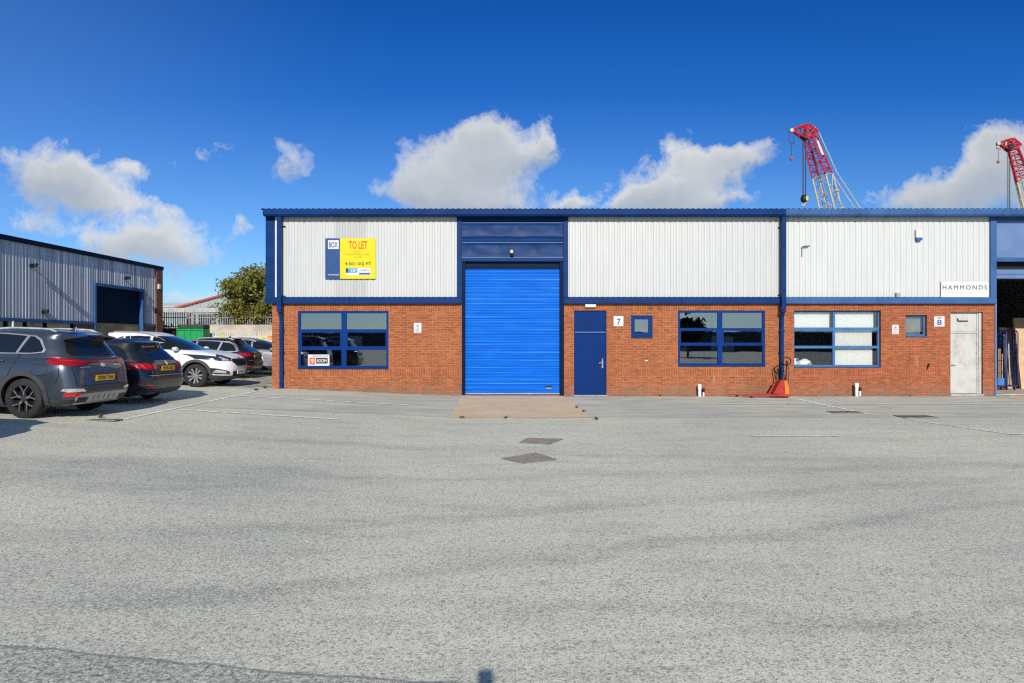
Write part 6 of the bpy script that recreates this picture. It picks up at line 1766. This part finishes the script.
# ------------------------------------------------------------------ crawler cranes far behind
C['cr_red'] = mk('crane red', (.40, .022, .04), .45, var=.2)
C['cr_pale'] = mk('crane cream', (.46, .41, .29), .5, var=.15)
C['cr_rope'] = mk('steel rope', (.06, .06, .065), .6)
C['cr_yel'] = mk('crane yellow', (.55, .42, .03), .5)
def crane(px, py, Y, label, main_drop, jib_drop, yaw, sc=1.0):
    """px, py: where the left chord of the boom head shows"""
    s = Y / F * sc
    x0, z0 = PX(px, Y), PZ(py, Y)
    ddx, ddz = .232, -.973        # boom direction downwards in the X-Z plane
    axis = Vector((ddx, 0, ddz)).normalized()
    Ltot = (z0 - 2.5) / -axis.z
    side = Vector((axis.z * -1, 0, axis.x)).normalized()     # to the right, perpendicular
    dep = Vector((0, 1, 0))
    t = empty('crane', (x0 + axis.x * Ltot, Y, 0), label=label, cat='crane', group='lattice boom cranes beyond the roof'); o = t.location[:]
    e1 = (side * math.cos(yaw) + dep * math.sin(yaw)); e2 = (-side * math.sin(yaw) + dep * math.cos(yaw))
    def width(d): return 9.3 * s if d < 4 * s else min(16.5, 9.3 + (d / s) * .115) * s
    def ctr(d): return Vector((x0, Y, z0)) + axis * d + side * width(d) * .68
    def corner(d, i):
        w = width(d) / 2
        return ctr(d) + e1 * (w if i in (1, 2) else -w) + e2 * (w if i in (2, 3) else -w)
    dred = 40 * s
    def seg(d0, d1, mat, nm, panels):
        mb = MB()
        for i in range(4): mb.tube([corner(d0, i), corner(d1, i)], .11, 6)
        for k in range(panels):
            a = d0 + (d1 - d0) * k / panels; b_ = d0 + (d1 - d0) * (k + 1) / panels
            for i in range(4):
                j = (i + 1) % 4
                if k % 2: mb.tube([corner(a, i), corner(b_, j)], .055, 5)
                else: mb.tube([corner(a, j), corner(b_, i)], .055, 5)
                mb.tube([corner(a, i), corner(a, j)], .05, 5)
        mb.build(nm, mat, t, o)
    seg(0, dred, C['cr_red'], 'boom_tip', 6); seg(dred, Ltot, C['cr_pale'], 'boom', int((Ltot - dred) / (1.0 * width(60 * s))))
    # maker's board on the red section, plain and pale
    mb = MB(); pa, pb = corner(5 * s, 1), corner(20 * s, 1); pc, pd = corner(20 * s, 0), corner(5 * s, 0)
    q = lambda a, b_, f: a.lerp(b_, f)
    A, Bq, Cq, D = q(pa, pd, .15), q(pb, pc, .15), q(pb, pc, .6), q(pa, pd, .6)
    nn = Vector((0, -.14, 0))
    mb.hexa([A, Bq, Cq, D, A + nn, Bq + nn, Cq + nn, D + nn]); mb.build('board', C['white'], t, o)
    # dark service ladder and hoist line casing inside the boom
    mb = MB()
    for off in (-.18, .18): mb.tube([ctr(2 * s) + e1 * off, ctr(Ltot) + e1 * off], .045, 5)
    for k in range(int(Ltot / .5)): mb.tube([ctr(2 * s + k * .5) + e1 * -.18, ctr(2 * s + k * .5) + e1 * .18], .03, 4)
    mb.build('ladder', C['grey'], t, o)
    # head frame and fly jib
    hc = ctr(0) + Vector((0, 0, 0))
    mb = MB()
    tipj = Vector((x0 - 12.5 * s, Y, z0 + 9 * s))
    tp = Vector((x0 + 3.5 * s, Y, z0 + 14 * s)); rt = Vector((x0 + 12.5 * s, Y, z0 + 6.5 * s))
    w = Vector((0, width(0) * .45, 0))
    for sg in (-1, 1):
        a = tipj; b_ = tp + w * sg; c_ = rt + w * sg; d_ = ctr(0) - side * width(0) * .5 + w * sg
        mb.tube([a, b_.lerp(a, .45) + Vector((0, 0, 1.1 * s)), b_, c_], .16, 6); mb.tube([a, d_.lerp(a, .4), d_], .13, 6); mb.tube([d_, c_], .13, 6)
        for f in (.3, .6, .9): mb.tube([a.lerp(b_, f), a.lerp(d_, min(1, f + .12))], .07, 5)
        mb.tube([b_, d_], .12, 5); mb.tube([tp.lerp(rt, .5) + w * sg, d_], .1, 5); mb.tube([tp.lerp(rt, .5) + w * sg, ctr(0) + side * .5 + w * sg], .1, 5)
    for f in (.2, .5, .8): mb.tube([tp.lerp(rt, f) - w, tp.lerp(rt, f) + w], .09, 5)
    mb.build('boom_head', C['cr_red'], t, o)
    mb = MB(); mb.lathe([(0, -.2), (.25, -.2), (.28, -.12), (.24, 0), (.28, .12), (.25, .2), (0, .2)], tuple(tipj), 'y', 18); mb.build('sheave', C['cr_pale'], t, o, smooth=50)
    mb = MB(); c2 = Vector((x0 + .3 * s, Y, z0 + 4.5 * s)); mb.lathe([(0, -.6), (.38, -.6), (.38, .6), (0, .6)], tuple(c2), 'y', 18); mb.build('sheave', C['black'], t, o, smooth=50)
    MB().tube([rt - Vector((1.2 * s, 0, 0)), rt + Vector((-1.2 * s, 0, 6.5 * s))], .07, 5).build('mast_light', C['grey'], t, o)
    # hoist ropes, hook block and auxiliary hook
    mb = MB()
    zt_ = z0 + 5 * s; zb_ = z0 - main_drop * s
    for dx in (-1.7, -.5, 1.3, 1.9): mb.tube([(x0 + dx * s, Y, zt_), (x0 + dx * s * .9, Y, zb_)], .04, 4)
    for dx in (-2.2, 2.2): mb.tube([(tipj.x + dx * s, Y, tipj.z), (tipj.x + dx * s, Y, tipj.z - (jib_drop - 14) * s)], .035, 4)
    mb.tube([(tipj.x - 3 * s, Y, tipj.z - (jib_drop - 14.5) * s), (tipj.x + 3 * s, Y, tipj.z - (jib_drop - 13) * s)], .05, 4)
    mb.tube([(tipj.x, Y, tipj.z - (jib_drop - 14) * s), (tipj.x, Y, tipj.z - jib_drop * s)], .04, 4)
    mb.build('hoist_rope', C['cr_rope'], t, o)
    mb = MB(); r = 3.4 * s
    mb.lathe([(0, r * 1.25), (r * .5, r * 1.15), (r * .95, r * .4), (r, -.1), (r * .75, -r * .8), (r * .3, -r * 1.1), (0, -r * 1.2)], (x0, Y, zb_ - r), 'z', 16)
    hb = mb.build('hook_block', C['black'], t, o, smooth=50)
    MB().box(x0 + .2 * r, x0 + .85 * r, Y - r * .98, Y - r * .6, zb_ - r * 1.6, zb_ - r * .3).build('block_plate', C['cr_yel'], hb, o)
    MB().tube([(x0, Y, zb_ - r * 2.1), (x0 + .15, Y, zb_ - r * 2.6), (x0 - .1, Y, zb_ - r * 2.95), (x0 - .4, Y, zb_ - r * 2.7)], .11, 6).build('hook', C['cr_pale'], hb, o)
    mb = MB(); r = 1.8 * s; zz = tipj.z - jib_drop * s
    mb.lathe([(0, r * .9), (r * .6, r * .6), (r, 0), (r * .8, -r * .8), (r * .2, -r * 1.4), (0, -r * 1.5)], (tipj.x, Y, zz - r), 'z', 14)
    mb.build('ball_hook', mk('dusty red', (.35, .1, .07), .6), t, o, smooth=50)
    # pendant lines behind the boom
    mb = MB()
    for w_ in (-.6, .6):
        mb.tube([rt + Vector((0, w_, 0)), ctr(dred) + side * (width(dred) * .9) + Vector((0, w_, 0)), ctr(Ltot * .96) + side * (Ltot * .33) + Vector((0, w_, 0))], .06, 5)
    mb.build('pendant', C['cr_pale'], t, o)
    # crawler base out of sight behind the building
    bx = x0 + axis.x * Ltot
    mb = MB(); mb.box(bx - 2.5, bx + 7, Y - 2.2, Y + 2.2, 1.4, 3.6); mb.build('machine_house', C['cr_red'], t, o, bevel=.15)
    MB().prism([(bx - 4.2, .5), (bx - 3.7, .0), (bx + 5.2, .0), (bx + 5.7, .5), (bx + 5.2, 1.1), (bx - 3.7, 1.1)], 'y', Y - 3.4, Y - 2.3).build('track', C['black'], t, o)
    MB().prism([(bx - 4.2, .5), (bx - 3.7, .0), (bx + 5.2, .0), (bx + 5.7, .5), (bx + 5.2, 1.1), (bx - 3.7, 1.1)], 'y', Y + 2.3, Y + 3.4).build('track', C['black'], t, o)
    MB().box(bx - 2, bx + 2.5, Y - 2.29, Y + 2.29, .4, 1.38).build('chassis', C['black'], t, o)
crane(804, 139.5, 90.0, 'red and cream lattice crane boom above the roof, the left one with black hook block', 56, 26, R(38))
crane(1008.5, 151, 96.0, 'red and cream lattice crane boom cut by the right edge of the picture', 75, 20, R(60), .82)

# ------------------------------------------------------------------ behind the camera: what the panes mirror
t = empty('warehouse', (0, -42, 0), label='long low grey warehouse across the yard, mirrored in the window panes', cat='warehouse'); o = (0, -42, 0)
MB().box(-90, 75, -93, -78, -.1, 3.2).build('wall', mk('shaded warehouse wall', (.09, .095, .10), .7, var=.3, vscale=.15), t, o)
MB().box(-90.5, 75.5, -93.5, -77.5, 3.202, 3.45).build('roof', C['grey'], t, o)
mb = MB(); 
for k in range(12): mb.box(-55 + k * 8.2, -51 + k * 8.2, -77.99, -77.94, .0, 2.6)
mb.build('shutters', C['galv'], t, o)
tree(19.8, -34, 0, 5.4, 1.7, 31, C['leaf_d'], 'dark tree across the yard mirrored in an upper window pane', 5000, .28)
# the photographer's tripod camera throws the small shadow at the bottom of the picture
t = empty('tripod_camera', (0, -.22, 0), label='camera on a tripod throwing the small shadow at the lower picture edge', cat='camera'); o = (0, -.22, 0)
MB().box(.05, .13, -.26, -.17, 1.63, 1.90).build('camera_body', C['black'], t, o, bevel=.012)
MB().tube([(.068, -.22, 1.63), (.068, -.22, .95)], .024, 10).build('column', C['black'], t, o)
for k in range(3):
    a = R(90 + 120 * k); MB().tube([(.068, -.22, 1.25), (.5 * math.cos(a), -.22 + .5 * math.sin(a), 0)], [.018, .012], 8).build('leg', C['black'], t, o)

# ------------------------------------------------------------------ sky, sun, camera
SUN_EL, SUN_AZ = R(27.0), R(3.5)          # sun behind the camera, a little to the right
w = bpy.data.worlds.new('World'); scene.world = w; w.use_nodes = True
nt = w.node_tree; bg = nt.nodes['Background']; wout = nt.nodes['World Output']
sky = nt.nodes.new('ShaderNodeTexSky'); sky.sky_type = 'NISHITA'; sky.sun_disc = False
sky.sun_elevation = SUN_EL; sky.sun_rotation = math.pi - SUN_AZ
sky.air_density = 1.0; sky.dust_density = .25; sky.ozone_density = 3.0; sky.altitude = 50
tc = nt.nodes.new('ShaderNodeTexCoord')
sx = N(nt, 'ShaderNodeSeparateXYZ', ins={0: tc.outputs['Generated']})
ay = math_(nt, 'MAXIMUM', math_(nt, 'ABSOLUTE', sx.outputs[1]), .08)
u0 = math_(nt, 'DIVIDE', sx.outputs[0], ay); v0 = math_(nt, 'DIVIDE', sx.outputs[2], ay)
uv = N(nt, 'ShaderNodeCombineXYZ', ins={0: u0, 1: v0, 2: math_(nt, 'MULTIPLY', math_(nt, 'SIGN', sx.outputs[1]), .7)}).outputs[0]
nz = N(nt, 'ShaderNodeTexNoise', ins={'Scale': 9.0, 'Detail': 7.0, 'Roughness': .62, 'Vector': uv})
nz2 = N(nt, 'ShaderNodeTexNoise', ins={'Scale': 3.2, 'Detail': 3.0, 'Roughness': .55, 'Vector': uv})
wr_ = N(nt, 'ShaderNodeSeparateColor', ins={0: nz.outputs['Color']})
wr2 = N(nt, 'ShaderNodeSeparateColor', ins={0: nz2.outputs['Color']})
def warpd(base, a, b_, k1, k2):
    x = math_(nt, 'ADD', base, math_(nt, 'MULTIPLY', math_(nt, 'SUBTRACT', a, .5), k1))
    return math_(nt, 'ADD', x, math_(nt, 'MULTIPLY', math_(nt, 'SUBTRACT', b_, .5), k2))
nz3 = N(nt, 'ShaderNodeTexNoise', ins={'Scale': 26.0, 'Detail': 8.0, 'Roughness': .68, 'Distortion': .4, 'Vector': uv})
uw = warpd(u0, wr_.outputs[0], wr2.outputs[0], .10, .05); vw = warpd(v0, wr_.outputs[1], wr2.outputs[1], .10, .04)
# cloud centres in the sky: azimuth-like and height-like coordinates, half sizes, slant, density
BL = []
def cl(px, py, rx, ry, tilt=0, k=1.0): BL.append(((px - 512) / F, (341.5 - py) / F, rx / F, ry / F, R(tilt), k))
cl(46, 176, 56, 24, -6, 1.0); cl(94, 192, 48, 20, -18, 1.0); cl(135, 168, 14, 8, 0, .7)
cl(158, 246, 56, 24, -2, 1.1); cl(110, 243, 42, 13, 0, .8); cl(235, 222, 18, 10, 0, .6); cl(160, 212, 20, 8, -25, .5)
cl(212, 152, 36, 16, 12, .68); cl(298, 158, 26, 22, -35, .70); cl(22, 222, 34, 14, 0, .66)
cl(200, 290, 40, 9, 8, .62)
cl(462, 162, 62, 36, 0, 1.0); cl(425, 192, 42, 20, 0, 1.0); cl(485, 132, 30, 18, 0, .95); cl(512, 160, 32, 18, 12, .9); cl(543, 138, 10, 24, 8, .8); cl(470, 200, 60, 14, 0, .9)
cl(690, 178, 56, 26, 12, 1.0); cl(655, 197, 36, 12, 10, 1.0); cl(738, 156, 42, 16, 6, .82); cl(680, 152, 14, 14, 0, .7); cl(705, 205, 45, 10, 0, .9)
cl(572, 205, 22, 8, 0, .9)
cl(985, 172, 62, 34, 20, .85); cl(925, 198, 60, 18, 12, .85); cl(1000, 145, 30, 18, 10, .7); cl(1060, 170, 60, 50, 0, .85)
dens = None
for (a, b_, rx, ry, tl, k) in BL:
    dx = math_(nt, 'SUBTRACT', uw, a); dy = math_(nt, 'SUBTRACT', vw, b_)
    c_, s_ = math.cos(tl), math.sin(tl)
    ex = math_(nt, 'MULTIPLY', math_(nt, 'ADD', math_(nt, 'MULTIPLY', dx, c_), math_(nt, 'MULTIPLY', dy, s_)), 1 / rx)
    ey = math_(nt, 'MULTIPLY', math_(nt, 'SUBTRACT', math_(nt, 'MULTIPLY', dy, c_), math_(nt, 'MULTIPLY', dx, s_)), 1 / ry)
    d2 = math_(nt, 'ADD', math_(nt, 'MULTIPLY', ex, ex), math_(nt, 'MULTIPLY', ey, ey))
    g_ = math_(nt, 'MULTIPLY', math_(nt, 'POWER', 2.718, math_(nt, 'MULTIPLY', d2, -.8)), k)
    hgt = math_(nt, 'MULTIPLY', g_, ey) if dens is None else math_(nt, 'ADD', hgt, math_(nt, 'MULTIPLY', g_, ey))
    dens = g_ if dens is None else math_(nt, 'ADD', dens, g_)
nn = math_(nt, 'ADD', math_(nt, 'SUBTRACT', nz.outputs['Fac'], .5), math_(nt, 'MULTIPLY', math_(nt, 'SUBTRACT', nz3.outputs['Fac'], .5), 1.3))
dn = math_(nt, 'ADD', dens, math_(nt, 'MULTIPLY', nn, 1.1))
alpha = math_(nt, 'POWER', maprange(nt, dn, .42, 1.02, 0, 1, False), .85)
alpha = math_(nt, 'MULTIPLY', alpha, maprange(nt, dens, .08, .3))
core = maprange(nt, math_(nt, 'ADD', math_(nt, 'ADD', dens, math_(nt, 'MULTIPLY', math_(nt, 'SUBTRACT', nz2.outputs['Fac'], .5), 2.2)), math_(nt, 'MULTIPLY', math_(nt, 'SUBTRACT', nz3.outputs['Fac'], .5), 1.2)), .55, 1.7)
hrel = math_(nt, 'DIVIDE', hgt, math_(nt, 'MAXIMUM', dens, .05))
ccol = mixc(nt, core, (7.0, 7.1, 7.1), (5.2, 5.4, 5.6))
ccol = mixc(nt, maprange(nt, math_(nt, 'ADD', hrel, math_(nt, 'MULTIPLY', math_(nt, 'SUBTRACT', nz3.outputs['Fac'], .5), 1.2)), .35, -.75, 0, .75), ccol, (3.3, 3.9, 4.7))
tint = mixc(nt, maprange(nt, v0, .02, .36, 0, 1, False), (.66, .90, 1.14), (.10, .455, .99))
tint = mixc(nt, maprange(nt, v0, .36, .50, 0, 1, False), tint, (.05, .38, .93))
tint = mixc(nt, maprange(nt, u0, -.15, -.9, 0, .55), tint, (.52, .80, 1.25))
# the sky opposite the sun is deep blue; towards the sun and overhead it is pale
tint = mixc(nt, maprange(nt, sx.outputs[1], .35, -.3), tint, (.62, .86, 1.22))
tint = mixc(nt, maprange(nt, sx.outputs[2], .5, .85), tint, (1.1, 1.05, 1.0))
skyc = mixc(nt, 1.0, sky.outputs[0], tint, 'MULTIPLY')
for n in nt.nodes:
    if n.type == 'MIX': n.clamp_result = False
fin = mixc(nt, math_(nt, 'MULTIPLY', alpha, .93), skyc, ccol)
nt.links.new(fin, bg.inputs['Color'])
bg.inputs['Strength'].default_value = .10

sd = bpy.data.lights.new('sun', 'SUN'); sd.energy = 4.6; sd.angle = R(.55); sd.color = (1.0, .93, .82)
so = bpy.data.objects.new('sun', sd); COL.objects.link(so)
d = Vector((-math.sin(SUN_AZ) * math.cos(SUN_EL), math.cos(SUN_AZ) * math.cos(SUN_EL), -math.sin(SUN_EL)))
so.rotation_euler = d.to_track_quat('-Z', 'Y').to_euler(); so.location = (5, -30, 30)
cam = bpy.data.cameras.new('camera'); cam.lens = 24; cam.sensor_width = 36; cam.clip_end = 6000; cam.clip_start = .05
co_ = bpy.data.objects.new('camera', cam); COL.objects.link(co_); co_.location = (0, 0, CZ); co_.rotation_euler = (R(90), 0, 0)
scene.camera = co_
scene.view_settings.view_transform = 'Standard'; scene.view_settings.look = 'None'; scene.view_settings.gamma = 1; scene.view_settings.exposure = .12
scene.view_settings.use_curve_mapping = False
scene.cycles.max_bounces = 6; scene.cycles.transparent_max_bounces = 12
scene.cycles.use_denoising = False
scene.cycles.filter_width = 1.25
scene.cycles.sample_clamp_indirect = 4
